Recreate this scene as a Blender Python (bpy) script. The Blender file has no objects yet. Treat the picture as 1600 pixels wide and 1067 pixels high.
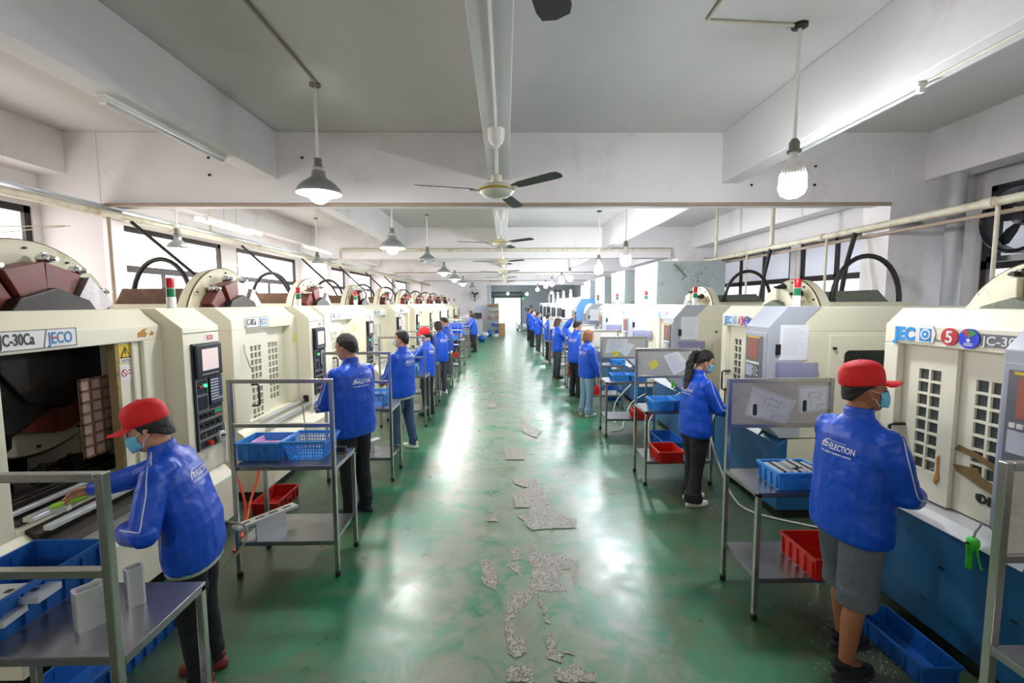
import bpy, bmesh, math, random
from mathutils import Vector, Matrix, Euler, noise
from mathutils.bvhtree import BVHTree
R = math.radians
PI = math.pi
random.seed(7)
sc = bpy.context.scene
COL = sc.collection

# ---------------------------------------------------------------- camera, world, exposure
FPX = 711.0
EYE = 2.1
cam_d = bpy.data.cameras.new('camera'); cam = bpy.data.objects.new('camera', cam_d); COL.objects.link(cam)
cam_d.sensor_width = 36; cam_d.lens = 36*FPX/1600; cam_d.clip_end = 300; cam_d.clip_start = 0.05
_p, _y, _r = math.atan(61/FPX), math.atan(10/FPX), R(0.25)
_f = Vector((math.sin(_y)*math.cos(_p), math.cos(_y)*math.cos(_p), -math.sin(_p)))
_rt = _f.cross(Vector((0, 0, 1))).normalized(); _up = _rt.cross(_f)
_r2 = _rt*math.cos(_r) - _up*math.sin(_r); _u2 = _rt*math.sin(_r) + _up*math.cos(_r)
_m = Matrix((_r2, _u2, -_f)).transposed().to_4x4(); _m.translation = (0, 0, EYE)
cam.matrix_world = _m
sc.camera = cam
w = bpy.data.worlds.new('world'); sc.world = w; w.use_nodes = True
w.node_tree.nodes['Background'].inputs[0].default_value = (0.93, 0.97, 1.0, 1)
w.node_tree.nodes['Background'].inputs[1].default_value = 1.8
sc.view_settings.view_transform = 'Standard'
sc.view_settings.look = 'None'
sc.view_settings.gamma = 1
sc.view_settings.exposure = 0.78
sc.view_settings.use_curve_mapping = False
sc.cycles.use_denoising = True
sc.cycles.max_bounces = 7
sc.cycles.diffuse_bounces = 4
sc.cycles.glossy_bounces = 3
sc.cycles.transmission_bounces = 4
sc.cycles.sample_clamp_indirect = 6
sc.cycles.caustics_reflective = False
sc.cycles.caustics_refractive = False
WIN_LEFT, WIN_RIGHT, LAMP_LEFT, LAMP_RIGHT, TUBE = 2.1, 0.35, 215.0, 215.0, 12.0

# ---------------------------------------------------------------- materials
def srgb(h):
    h = h.lstrip('#'); c = [int(h[i:i+2], 16)/255 for i in (0, 2, 4)]
    return tuple((x/12.92 if x <= .04045 else ((x+.055)/1.055)**2.4) for x in c) + (1,)
MATS = {}
def mat(name, col, rough=.5, metal=0., var=0., vs=6., dirt=None, dirt_amt=.5, ds=3., bump=0., bs=40., emit=0., alpha=1., coat=0., trans=0., stretch=None, spec=None):
    if name in MATS: return MATS[name]
    m = bpy.data.materials.new(name); m.use_nodes = True; nt = m.node_tree; N = nt.nodes; L = nt.links
    b = N['Principled BSDF']
    c = srgb(col) if isinstance(col, str) else tuple(col)+(1,)
    b.inputs['Base Color'].default_value = c
    b.inputs['Roughness'].default_value = rough; b.inputs['Metallic'].default_value = metal
    b.inputs['Alpha'].default_value = alpha; b.inputs['Coat Weight'].default_value = coat
    b.inputs['Transmission Weight'].default_value = trans
    if spec is not None: b.inputs['Specular IOR Level'].default_value = spec
    if emit:
        b.inputs['Emission Color'].default_value = c; b.inputs['Emission Strength'].default_value = emit
    tc = N.new('ShaderNodeTexCoord'); co = tc.outputs['Object']
    if stretch:
        mp = N.new('ShaderNodeMapping'); mp.inputs['Scale'].default_value = stretch; L.new(co, mp.inputs[0]); co = mp.outputs[0]
    out = None
    if var:
        n = N.new('ShaderNodeTexNoise'); n.inputs['Scale'].default_value = vs; n.inputs['Detail'].default_value = 5; L.new(co, n.inputs['Vector'])
        mx = N.new('ShaderNodeMix'); mx.data_type = 'RGBA'
        mx.inputs[6].default_value = tuple(x*(1-var) for x in c[:3])+(1,); mx.inputs[7].default_value = tuple(min(1, x*(1+var*.6)) for x in c[:3])+(1,)
        L.new(n.outputs['Fac'], mx.inputs[0]); out = mx.outputs[2]
    if dirt:
        n = N.new('ShaderNodeTexNoise'); n.inputs['Scale'].default_value = ds; n.inputs['Detail'].default_value = 8; n.inputs['Roughness'].default_value = .7; L.new(co, n.inputs['Vector'])
        cr = N.new('ShaderNodeValToRGB'); cr.color_ramp.elements[0].position = 1-dirt_amt-.06; cr.color_ramp.elements[1].position = min(1, 1-dirt_amt+.12); L.new(n.outputs['Fac'], cr.inputs[0])
        mx = N.new('ShaderNodeMix'); mx.data_type = 'RGBA'; L.new(cr.outputs[0], mx.inputs[0])
        if out: L.new(out, mx.inputs[6])
        else: mx.inputs[6].default_value = c
        mx.inputs[7].default_value = srgb(dirt); out = mx.outputs[2]
    if out: L.new(out, b.inputs['Base Color'])
    if bump:
        n = N.new('ShaderNodeTexNoise'); n.inputs['Scale'].default_value = bs; n.inputs['Detail'].default_value = 4; L.new(co, n.inputs['Vector'])
        bp = N.new('ShaderNodeBump'); bp.inputs['Strength'].default_value = bump; bp.inputs['Distance'].default_value = .01
        L.new(n.outputs['Fac'], bp.inputs['Height']); L.new(bp.outputs[0], b.inputs['Normal'])
    MATS[name] = m
    return m

plaster = mat('white_plaster', '#e2dfdf', .85, dirt='#cbc7c3', dirt_amt=.38, ds=.9, var=.07, vs=1.3, bump=.15, bs=25)
slab_m = mat('ceiling_plaster', '#cfcecb', .9, var=.10, vs=.8, dirt='#c2beb8', dirt_amt=.36, ds=.6)
grey_wall = mat('grey_wall_paint', '#b4b7ba', .85, var=.1, vs=.7)
cream = mat('cream_enamel', '#ebe6cf', .38, var=.05, vs=2, dirt='#c2b690', dirt_amt=.33, ds=2.2)
cream_d = mat('worn_cream_enamel', '#d3cfb6', .45, var=.10, vs=3, dirt='#94825a', dirt_amt=.37, ds=3)
blue_base = mat('blue_machine_paint', '#1f5f8c', .45, var=.15, vs=2, dirt='#173f5e', dirt_amt=.4, ds=2)
blue_light = mat('light_blue_paint', '#5c90cc', .45, var=.08)
white_mach = mat('white_enamel', '#e9ebee', .4, var=.04)
grey_cab = mat('grey_cabinet_paint', '#b3b8c2', .4, var=.05, vs=3)
black_p = mat('black_plastic', '#15171b', .35)
dark_in = mat('dark_cavity', '#1c1a18', .6, var=.4, vs=5, dirt='#3a2e24', dirt_amt=.42, ds=6)
dark_metal = mat('dark_oily_metal', '#35322e', .4, .6, var=.4, vs=9, dirt='#55402f', dirt_amt=.4, ds=8)
red_brown = mat('red_brown_paint', '#6e2f28', .45, var=.3, vs=6, dirt='#4b3a33', dirt_amt=.42, ds=7)
rust = mat('rusty_brown', '#5f4636', .8, var=.35, vs=14, dirt='#8a6a4c', dirt_amt=.4, ds=20)
chip_m = mat('speckled_chips', '#6f7467', .7, .3, var=.5, vs=60, dirt='#c0c4b8', dirt_amt=.36, ds=90)
swarf = mat('bright_swarf', '#b9b4b4', .45, .6, var=.6, vs=90)
steel = mat('brushed_stainless', '#bdbcb8', .24, .95, var=.12, vs=5, bump=.05, bs=90, stretch=(1, 12, 1))
steel_top = mat('stainless_table_top', '#9a9b9f', .26, .85, var=.18, vs=4, dirt='#77787c', dirt_amt=.4, ds=5)
alu = mat('machined_aluminium', '#d6d8da', .36, .65, var=.08, vs=10)
chrome = mat('polished_chrome', '#d5d7da', .15, 1)
galv = mat('galvanised_sheet', '#9fa8a8', .42, .55, var=.12, vs=3, dirt='#6f7568', dirt_amt=.4, ds=2.5)
blue_bin = mat('blue_bin_plastic', '#4399ea', .35, var=.06)
blue_bin_d = mat('dark_blue_bin_plastic', '#1c5cab', .35, var=.1)
cyan_bin = mat('cyan_bin_plastic', '#3aa3cf', .35)
red_bin = mat('red_bin_plastic', '#d3261c', .35, var=.08)
red_bin_d = mat('dark_red_bin_plastic', '#a31512', .4, var=.1)
pink_p = mat('pink_plastic', '#e3b3da', .4)
rubber = mat('black_rubber', '#1b1b1b', .6)
hose_m = mat('black_corrugated_hose', '#191817', .5)
pipe_m = mat('cream_pipe_paint', '#cfc9b4', .5, var=.1, dirt='#a08f6c', dirt_amt=.42, ds=5)
pipe_b = mat('brown_stained_pipe', '#a39180', .6, var=.2)
white_p = mat('white_plastic', '#eceae6', .4)
lamp_shade_m = mat('aluminium_lamp_shade', '#a7abac', .35, .5)
lamp_in = mat('lamp_shade_lining', '#e8e8e6', .5)
socket_m = mat('lamp_socket', '#77716a', .5)
bulb_l = mat('lit_bulb', '#ffffff', emit=LAMP_LEFT*.75)
bulb_far = mat('lit_new_bulb', '#fffdfa', emit=LAMP_LEFT*1.6)
bulb_r = mat('lit_led_bulb', '#f4f8ff', emit=LAMP_RIGHT*.8)
bulb_near = mat('lit_weak_bulb', '#fffaf2', emit=LAMP_RIGHT*.6)
bulb_r_far = mat('lit_new_led_bulb', '#f4f8ff', emit=LAMP_RIGHT*1.6)
tube_on = mat('lit_tube', '#ffffff', emit=TUBE)
tube_off = mat('unlit_tube', '#b9bcbc', .3)
pane_l = mat('daylit_frosted_pane', '#fff6f6', .6, emit=WIN_LEFT)
pane_r = mat('dim_frosted_pane', '#c3c6d2', .6, emit=WIN_RIGHT)
pane_rb = mat('bright_lower_pane', '#e9edf8', .6, emit=.8)
frame_m = mat('dark_window_frame', '#2a2422', .5)
screen_m = mat('panel_screen', '#b9a9a6', .3, emit=.55)
screen_r = mat('brown_panel_screen', '#8a5546', .3, emit=.25)
key_m = mat('pale_keys', '#c2c8d4', .5)
key_b = mat('blue_keys', '#48598a', .5)
green_led = mat('green_indicator', '#2dff6a', emit=3)
red_led = mat('red_button', '#c8271f', .4)
green_btn = mat('green_button', '#1d9a5c', .4)
red_band = mat('red_signal_band', '#c01a1c', .3)
green_band = mat('green_signal_band', '#0f7a4a', .3)
glass_d = mat('dark_vent_glass', '#4c5250', .25, var=.25, vs=5)
vent_g = mat('grey_vent_glass', '#8f8f86', .3, var=.2, vs=5)
paper = mat('white_paper', '#eef0f6', .8)
ink = mat('grey_ink', '#8e93a4', .8)
ink_d = mat('dark_ink', '#33363c', .7)
yellow_p = mat('yellow_paper', '#e6dc55', .8)
lblue = mat('sign_blue', '#1f7bb5', .4)
lcyan = mat('sign_cyan', '#1d8fd6', .4)
lred = mat('sign_red', '#c4202c', .4)
lroyal = mat('sign_royal_blue', '#1b3fd6', .35)
lgreen = mat('sign_green', '#2f8a4a', .4)
lgrey = mat('sign_grey', '#75767e', .4)
lwhite = mat('sign_white', '#e8e8e4', .4)
lblack = mat('sign_black', '#2b2b2b', .5)
lyellow = mat('warning_yellow', '#e8c21c', .5)
lorange = mat('torn_sticker', '#c98e3e', .7, var=.3, vs=60)
holder_m = mat('clear_document_holder', '#a7a6cf', .2, alpha=.55)
lime = mat('lime_plastic', '#46d83a', .35)
lime2 = mat('lime_brush_plastic', '#9be03a', .35)
wood = mat('wood_block', '#b5642c', .6, var=.3)
cardboard = mat('cardboard', '#a9825a', .8, var=.2)
orange_h = mat('orange_hose', '#d8421c', .45)
grey_h = mat('pale_hose', '#c9c9c2', .45)
olive_h = mat('beige_hose', '#8f8668', .5)
tape = mat('brown_tape', '#a08350', .3, var=.35, vs=30, alpha=.6)
fan_m = mat('fan_blade_paint', '#3e3b38', .5, var=.2, vs=10)
fan_body = mat('fan_body_paint', '#dad7c8', .4, dirt='#b59b4a', dirt_amt=.38, ds=14)
tile_m = mat('window_grid_glass', '#a58a7c', .5, var=.1)
# cloth and skin
skin = mat('skin', '#cf9a7c', .5, var=.08, vs=20, spec=.3)
skin_t = mat('tanned_skin', '#a06a4d', .5, var=.1, vs=20, spec=.3)
hair_m = mat('black_hair', '#17120f', .45, var=.5, vs=60, bump=.6, bs=60, stretch=(6, 6, .6))
hair_b = mat('brown_hair', '#8a5a3c', .45, var=.4, vs=60, bump=.6, bs=60, stretch=(6, 6, .6))
jacket_m = mat('blue_jacket_cloth', '#0d4fcc', .40, var=.10, vs=7, bump=.35, bs=14)
pant_k = mat('black_trousers', '#141519', .75, bump=.3, bs=20)
pant_g = mat('charcoal_trousers', '#3a3e46', .8, bump=.3, bs=20)
jean_m = mat('blue_jeans', '#3b5578', .8, var=.2, vs=25, bump=.3, bs=20)
jean_l = mat('pale_jeans', '#7f9fb4', .8, var=.2, vs=25, bump=.3, bs=20)
short_m = mat('grey_shorts', '#585f66', .8, var=.1, bump=.3, bs=20)
shoe_w = mat('white_shoe', '#e6e4df', .5)
shoe_k = mat('black_shoe', '#17171a', .6)
shoe_r = mat('dark_red_shoe', '#7d2c2a', .6)
cap_m = mat('red_cap_cloth', '#d80f16', .65, bump=.2, bs=60)
mask_m = mat('surgical_mask', '#74c8ea', .7, bump=.2, bs=30)
mask_w = mat('pale_mask', '#cfe0e6', .7, bump=.2, bs=30)
strap_m = mat('white_elastic', '#f2f2f0', .7)
shirt_m = mat('pale_shirt', '#c9ccc8', .8)
piping_m = mat('white_piping', '#dfe6f2', .6)
print_m = mat('white_print', '#f2f4f8', .6)
eye_m = mat('dark_eye', '#1a1210', .2)

# ---------------------------------------------------------------- mesh collector
class MB:
    def __init__(s): s.v = []; s.f = []; s.m = []; s.ml = []; s.cur = 0
    def use(s, m):
        if m not in s.ml: s.ml.append(m)
        s.cur = s.ml.index(m); return s
    def add(s, vs, fs, T=None):
        o = len(s.v)
        for p in vs: s.v.append(tuple(T @ Vector(p)) if T is not None else tuple(p))
        for f in fs: s.f.append(tuple(i+o for i in f)); s.m.append(s.cur)
        return s
    def box(s, x0, x1, y0, y1, z0, z1, T=None):
        vs = [(x, y, z) for z in (z0, z1) for y in (y0, y1) for x in (x0, x1)]
        return s.add(vs, [(0, 2, 3, 1), (4, 5, 7, 6), (0, 1, 5, 4), (2, 6, 7, 3), (0, 4, 6, 2), (1, 3, 7, 5)], T)
    def cbox(s, c, size, T=None):
        return s.box(c[0]-size[0]/2, c[0]+size[0]/2, c[1]-size[1]/2, c[1]+size[1]/2, c[2]-size[2]/2, c[2]+size[2]/2, T)
    def prism(s, poly, a, b, axis='x', T=None):
        n = len(poly)
        def mk(p, t):
            return {'x': (t, p[0], p[1]), 'y': (p[0], t, p[1]), 'z': (p[0], p[1], t)}[axis]
        vs = [mk(p, a) for p in poly]+[mk(p, b) for p in poly]
        fs = [tuple(range(n))[::-1], tuple(range(n, 2*n))]+[(i, (i+1) % n, n+(i+1) % n, n+i) for i in range(n)]
        return s.add(vs, fs, T)
    def lathe(s, prof, c=(0, 0, 0), n=20, T=None, cap=True):
        vs = []; k = len(prof)
        for i in range(n):
            a = 2*PI*i/n
            for r, z in prof: vs.append((c[0]+r*math.cos(a), c[1]+r*math.sin(a), c[2]+z))
        fs = []
        for i in range(n):
            j = (i+1) % n
            for q in range(k-1): fs.append((i*k+q, j*k+q, j*k+q+1, i*k+q+1))
        if cap:
            if prof[0][0] > 1e-6: fs.append(tuple(i*k for i in range(n))[::-1])
            if prof[-1][0] > 1e-6: fs.append(tuple(i*k+k-1 for i in range(n)))
        return s.add(vs, fs, T)
    def cyl(s, p0, p1, r, n=12, r1=None, T=None):
        p0, p1 = Vector(p0), Vector(p1); d = p1-p0
        q = d.to_track_quat('Z', 'Y').to_matrix().to_4x4(); q.translation = p0
        if T is not None: q = T @ q
        return s.lathe([(r, 0), (r if r1 is None else r1, d.length)], n=n, T=q)
    def tube(s, pts, r, n=8, T=None, rr=None):
        pts = [Vector(p) for p in pts]; vs = []; k = len(pts)
        up = Vector((0, 0, 1)); prev = None
        for i, p in enumerate(pts):
            d = (pts[min(i+1, k-1)]-pts[max(i-1, 0)]).normalized()
            if prev is None:
                a = d.cross(up if abs(d.z) < .9 else Vector((1, 0, 0))).normalized()
            else:
                a = (prev-d*prev.dot(d)).normalized()
            prev = a; b = d.cross(a)
            ra = rr[i] if rr else r
            for j in range(n):
                t = 2*PI*j/n; vs.append(p+(a*math.cos(t)+b*math.sin(t))*ra)
        fs = [(i*n+j, i*n+(j+1) % n, (i+1)*n+(j+1) % n, (i+1)*n+j) for i in range(k-1) for j in range(n)]
        fs += [tuple(range(n))[::-1], tuple((k-1)*n+j for j in range(n))]
        return s.add(vs, fs, T)
    def ball(s, c, r, n=12, T=None):
        if not isinstance(r, (tuple, list)): r = (r, r, r)
        vs = [(c[0], c[1], c[2]-r[2])]; h = n//2
        for i in range(1, h):
            a = PI*i/h
            for j in range(n):
                t = 2*PI*j/n; vs.append((c[0]+r[0]*math.sin(a)*math.cos(t), c[1]+r[1]*math.sin(a)*math.sin(t), c[2]-r[2]*math.cos(a)))
        vs.append((c[0], c[1], c[2]+r[2])); L = len(vs)-1
        fs = [(0, 1+(j+1) % n, 1+j) for j in range(n)]
        for i in range(h-2):
            for j in range(n): fs.append((1+i*n+j, 1+i*n+(j+1) % n, 1+(i+1)*n+(j+1) % n, 1+(i+1)*n+j))
        fs += [(L, 1+(h-2)*n+j, 1+(h-2)*n+(j+1) % n) for j in range(n)]
        return s.add(vs, fs, T)
    def loft(s, rings, T=None, capped=True):
        n = len(rings[0]); vs = [p for r in rings for p in r]
        fs = [(i*n+j, i*n+(j+1) % n, (i+1)*n+(j+1) % n, (i+1)*n+j) for i in range(len(rings)-1) for j in range(n)]
        if capped: fs += [tuple(range(n))[::-1], tuple((len(rings)-1)*n+j for j in range(n))]
        return s.add(vs, fs, T)
    def build(s, name, m=None, parent=None, loc=None, smooth=None, bevel=0, rot=None):
        me = bpy.data.meshes.new(name)
        me.from_pydata([tuple(v) for v in s.v], [], s.f); 
        ml = s.ml if s.ml else [m]
        if m is not None and s.ml and m not in ml: pass
        for x in ml: me.materials.append(x)
        if len(ml) > 1: me.polygons.foreach_set('material_index', s.m)
        me.update()
        bmm = bmesh.new(); bmm.from_mesh(me); bmesh.ops.recalc_face_normals(bmm, faces=bmm.faces[:]); bmm.to_mesh(me); bmm.free()
        if smooth:
            me.polygons.foreach_set('use_smooth', [True]*len(me.polygons)); me.set_sharp_from_angle(angle=R(smooth))
        o = bpy.data.objects.new(name, me); COL.objects.link(o)
        if parent is not None: o.parent = parent
        if loc is not None: o.location = loc
        if rot is not None: o.rotation_euler = rot
        if bevel:
            b = o.modifiers.new('edge', 'BEVEL'); b.width = bevel; b.segments = 2; b.limit_method = 'ANGLE'; b.angle_limit = R(40)
        return o

def tag(o, label, cat=None, group=None, kind=None):
    if label: o['label'] = label
    if cat: o['category'] = cat
    if group: o['group'] = group
    if kind: o['kind'] = kind
    return o
def empty(name, label=None, cat=None, loc=(0, 0, 0), rz=0, group=None, kind=None):
    o = bpy.data.objects.new(name, None); COL.objects.link(o); o.location = loc; o.rotation_euler = (0, 0, rz)
    o.empty_display_size = .1
    return tag(o, label, cat, group, kind)
def struct(o): o['kind'] = 'structure'; return o
def copy_tree(o, parent=None):
    c = o.copy(); COL.objects.link(c)
    if parent is not None: c.parent = parent
    for ch in list(o.children): copy_tree(ch, c)
    return c
_tc = {}
def text_geo(txt, size=1., ext=.0, align='LEFT', bold=0., sx=1.):
    """(verts, faces) of flat lettering in the XY plane"""
    k = (txt, size, ext, align, bold, sx)
    if k in _tc: return _tc[k]
    cu = bpy.data.curves.new('lettering', 'FONT'); cu.body = txt; cu.size = size; cu.extrude = ext; cu.align_x = align; cu.offset = bold; cu.resolution_u = 3
    o = bpy.data.objects.new('lettering', cu); COL.objects.link(o)
    dg = bpy.context.evaluated_depsgraph_get(); dg.update()
    me = bpy.data.meshes.new_from_object(o.evaluated_get(dg))
    vs = [(v.co.x*sx, v.co.y, v.co.z) for v in me.vertices]; fs = [tuple(p.vertices) for p in me.polygons]
    bpy.data.objects.remove(o); bpy.data.meshes.remove(me); bpy.data.curves.remove(cu)
    _tc[k] = (vs, fs); return vs, fs
FRONT = Matrix(((1, 0, 0, 0), (0, 0, -1, 0), (0, 1, 0, 0), (0, 0, 0, 1)))  # XY lettering -> XZ plane facing -Y
# ---------------------------------------------------------------- the hall
XL, XR, ZS, ZB = -5.52, 5.75, 4.12, 3.29
BEAMY = [-1.2, 5.6, 12.45, 19.2, 26.1]
YF, YB, YN = 29.2, 39.2, -4.0      # far white wall, back wall of the grey room, wall behind

# floor
fm = bpy.data.materials.new('green_epoxy_floor'); fm.use_nodes = True
nt = fm.node_tree; N = nt.nodes; L = nt.links; b = N['Principled BSDF']
tc = N.new('ShaderNodeTexCoord')
def nz(scale, detail=6, rough=.6, dist=0., vec=None, stretch=None):
    n = N.new('ShaderNodeTexNoise'); n.inputs['Scale'].default_value = scale; n.inputs['Detail'].default_value = detail
    n.inputs['Roughness'].default_value = rough; n.inputs['Distortion'].default_value = dist
    if stretch:
        mp = N.new('ShaderNodeMapping'); mp.inputs['Scale'].default_value = stretch; L.new(tc.outputs['Object'], mp.inputs[0]); L.new(mp.outputs[0], n.inputs['Vector'])
    else: L.new(tc.outputs['Object'], n.inputs['Vector'])
    return n.outputs['Fac']
def ramp(fac, a, bb, c0=(0, 0, 0, 1), c1=(1, 1, 1, 1)):
    r = N.new('ShaderNodeValToRGB'); r.color_ramp.elements[0].position = a; r.color_ramp.elements[1].position = bb
    r.color_ramp.elements[0].color = c0; r.color_ramp.elements[1].color = c1; L.new(fac, r.inputs[0]); return r.outputs[0]
def mixc(fac, a, bb):
    m = N.new('ShaderNodeMix'); m.data_type = 'RGBA'
    if isinstance(fac, float): m.inputs[0].default_value = fac
    else: L.new(fac, m.inputs[0])
    for k, q in ((6, a), (7, bb)):
        if isinstance(q, tuple): m.inputs[k].default_value = q
        else: L.new(q, m.inputs[k])
    return m.outputs[2]
def mth(op, a, bb=None):
    m = N.new('ShaderNodeMath'); m.operation = op; m.use_clamp = op in ('MULTIPLY', 'ADD')
    for k, q in ((0, a), (1, bb)):
        if q is None: continue
        if isinstance(q, (int, float)): m.inputs[k].default_value = q
        else: L.new(q, m.inputs[k])
    return m.outputs[0]
sx = N.new('ShaderNodeSeparateXYZ'); L.new(tc.outputs['Object'], sx.inputs[0])
green = mixc(ramp(nz(.9, 5, .6), .35, .68), srgb('#17704d'), srgb('#2c8159'))
green = mixc(ramp(nz(1.7, 7, .65, .5), .47, .62), green, srgb('#5d6b48'))      # olive wear
band = ramp(nz(1.3, 4, .5, 0, None, (.25, 3, 1)), .52, .60)                    # crosswise repaint bands
green = mixc(mth('MULTIPLY', band, .28), green, srgb('#7c8672'))
ctr = mth('SUBTRACT', 1.0, mth('MULTIPLY', mth('ABSOLUTE', mth('SUBTRACT', sx.outputs[0], .15)), .62))
far = mth('MULTIPLY', mth('SUBTRACT', sx.outputs[1], 1.5), .09)
wear = ramp(mth('MULTIPLY', nz(2.6, 9, .72, .8), mth('ADD', mth('MULTIPLY', ctr, .8), .45)), .40, .52)
green = mixc(mth('MULTIPLY', wear, .6), green, srgb('#8f8f80'))
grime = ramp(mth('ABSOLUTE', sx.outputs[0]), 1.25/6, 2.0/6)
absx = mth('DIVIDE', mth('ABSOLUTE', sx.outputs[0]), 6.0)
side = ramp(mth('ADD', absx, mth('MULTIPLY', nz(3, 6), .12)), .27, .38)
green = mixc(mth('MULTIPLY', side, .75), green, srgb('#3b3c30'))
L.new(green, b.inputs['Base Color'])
L.new(ramp(nz(4, 8, .7), .3, .75, (.24, .24, .24, 1), (.46, .46, .46, 1)), b.inputs['Roughness'])
b.inputs['Specular IOR Level'].default_value = .75
bp = N.new('ShaderNodeBump'); bp.inputs['Strength'].default_value = .05; bp.inputs['Distance'].default_value = .01
L.new(nz(16, 6, .7), bp.inputs['Height']); L.new(bp.outputs[0], b.inputs['Normal'])
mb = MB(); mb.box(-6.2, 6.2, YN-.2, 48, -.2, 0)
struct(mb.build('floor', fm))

agg = bpy.data.materials.new('exposed_aggregate'); agg.use_nodes = True
nt = agg.node_tree; N = nt.nodes; L = nt.links; b = N['Principled BSDF']; tc = N.new('ShaderNodeTexCoord')
v = N.new('ShaderNodeTexVoronoi'); v.inputs['Scale'].default_value = 95; L.new(tc.outputs['Object'], v.inputs['Vector'])
L.new(ramp(v.outputs['Color'], .25, .8, srgb('#625e54'), srgb('#a8a397')), b.inputs['Base Color']); b.inputs['Roughness'].default_value = .5
# chipped patches: ragged outlines on the floor
PATCH = [[(0.123, 3.171), (0.041, 3.13), (-0.012, 2.934), (-0.006, 2.792), (0.05, 2.896), (0.142, 3.007), (0.216, 3.147), (0.166, 3.213)], [(0.197, 3.809), (0.168, 3.553), (0.207, 3.448), (0.163, 3.17), (0.283, 3.146), (0.444, 3.143), (0.428, 3.23), (0.277, 3.233), (0.242, 3.326), (0.237, 3.448), (0.337, 3.42), (0.321, 3.255), (0.387, 3.231), (0.424, 3.419), (0.496, 3.417), (0.497, 3.228), (0.532, 3.228), (0.578, 3.518), (0.464, 3.628), (0.409, 3.686), (0.372, 3.63), (0.267, 3.661), (0.247, 3.839)], [(-0.02, 3.739), (0.049, 3.61), (0.017, 3.452), (0.101, 3.329), (0.13, 3.352), (0.091, 3.476), (0.018, 3.556), (0.123, 3.554), (0.124, 3.781), (0.051, 3.752)], [(-0.208, 3.561), (-0.186, 3.265), (-0.079, 3.143), (-0.075, 3.286), (-0.102, 3.546)], [(0.226, 3.105), (0.219, 3.005), (0.261, 2.892), (0.244, 2.839), (0.286, 2.769), (0.273, 2.891), (0.269, 3.063)], [(-0.012, 2.826), (-0.018, 2.679), (0.011, 2.632), (-0.001, 2.558), (0.053, 2.515), (0.115, 2.571), (0.115, 2.676), (0.046, 2.693), (0.042, 2.817)], [(0.235, 2.673), (0.234, 2.525), (0.31, 2.482), (0.341, 2.552), (0.405, 2.536), (0.399, 2.572), (0.332, 2.566), (0.289, 2.582), (0.291, 2.704), (0.262, 2.713)], [(-0.012, 2.435), (-0.002, 2.352), (0.151, 2.349), (0.126, 2.459), (0.052, 2.474), (0.009, 2.448)], [(0.274, 2.443), (0.274, 2.346), (0.487, 2.342), (0.501, 2.412), (0.449, 2.413), (0.405, 2.467), (0.337, 2.442)], [(0.115, 4.328), (0.226, 4.034), (0.433, 4.064), (0.638, 4.059), (0.684, 4.238), (0.501, 4.358), (0.447, 4.566), (0.22, 4.615), (0.222, 4.287)], [(-0.177, 4.374), (-0.172, 4.221), (-0.101, 4.2), (-0.095, 4.372)], [(0.067, 5.301), (0.351, 5.232), (0.422, 4.942), (0.465, 4.492), (0.097, 4.501), (0.06, 4.792), (0.245, 5.001), (0.088, 5.12)], [(0.259, 8.288), (0.38, 7.727), (0.583, 7.233), (0.463, 6.908), (0.258, 7.242)], [(-0.032, 6.434), (0.254, 6.336), (0.237, 5.923), (-0.004, 5.93)], [(-0.373, 9.31), (-0.211, 9.495), (-0.2, 8.945), (-0.359, 8.951)]]
for pi_, poly in enumerate(PATCH):
    pts = []
    n = len(poly)
    for i in range(n):
        p, q = Vector(poly[i]), Vector(poly[(i+1) % n]); L_ = (q-p).length; k = max(2, int(L_/.018))
        nrm = Vector((-(q-p).y, (q-p).x)).normalized()
        for j in range(k):
            a = p.lerp(q, j/k); s_ = noise.noise(Vector((a.x*28, a.y*28, 1)))*.022+noise.noise(Vector((a.x*75, a.y*75, 4)))*.010
            pts.append(a+nrm*s_)
    from mathutils.geometry import delaunay_2d_cdt
    k = len(pts); r_ = delaunay_2d_cdt([p.to_2d() for p in pts], [], [list(range(k))], 1, 1e-5)
    bm = bmesh.new(); vs = [bm.verts.new((p.x, p.y, .0015+.0005*pi_)) for p in r_[0]]
    for t in r_[2]:
        if len(set(t)) >= 3: bm.faces.new([vs[i] for i in t])
    for f in bm.faces:
        f.normal_update()
        if f.normal.z < 0: f.normal_flip()
    me = bpy.data.meshes.new('floor_patch'); bm.to_mesh(me); bm.free(); me.materials.append(agg)
    o = bpy.data.objects.new('floor_patch', me); COL.objects.link(o); struct(o)

# ceiling slab + beams
mb = MB(); mb.box(-6.2, 6.2, YN-.2, YF, ZS, ZS+.2)
struct(mb.build('ceiling', slab_m))
mb = MB(); mb.box(-6.2, 6.2, YF, YB+.3, 3.6, 3.8); struct(mb.build('ceiling_back_room', grey_wall))
for i, y in enumerate(BEAMY):
    mb = MB(); mb.box(XL, XR, y, y+.32, ZB, ZS); struct(mb.build('ceiling_beam', plaster, bevel=.008))
ys = BEAMY+[YF]
for i in range(5):
    a, b_ = ys[i]+.32, ys[i+1]
    for x0, x1, z in ((-2.92, -2.70, 3.57), (-.19, .05, 3.56), (2.62, 2.83, 3.52), (XL, -5.18, 3.63), (5.10, 5.42, 3.55)):
        mb = MB(); mb.box(x0, x1, a, b_, z, ZS); struct(mb.build('ceiling_beam', plaster, bevel=.008))
for y in BEAMY[1:]:
    mb = MB(); mb.box(XL, -4.8, y-.004, y+.30, 0, ZS); struct(mb.build('pillar', plaster))
    mb = MB(); mb.box(4.70, 5.40, y-.004, y+.42, 0, ZS); struct(mb.build('pillar', plaster))

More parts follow.
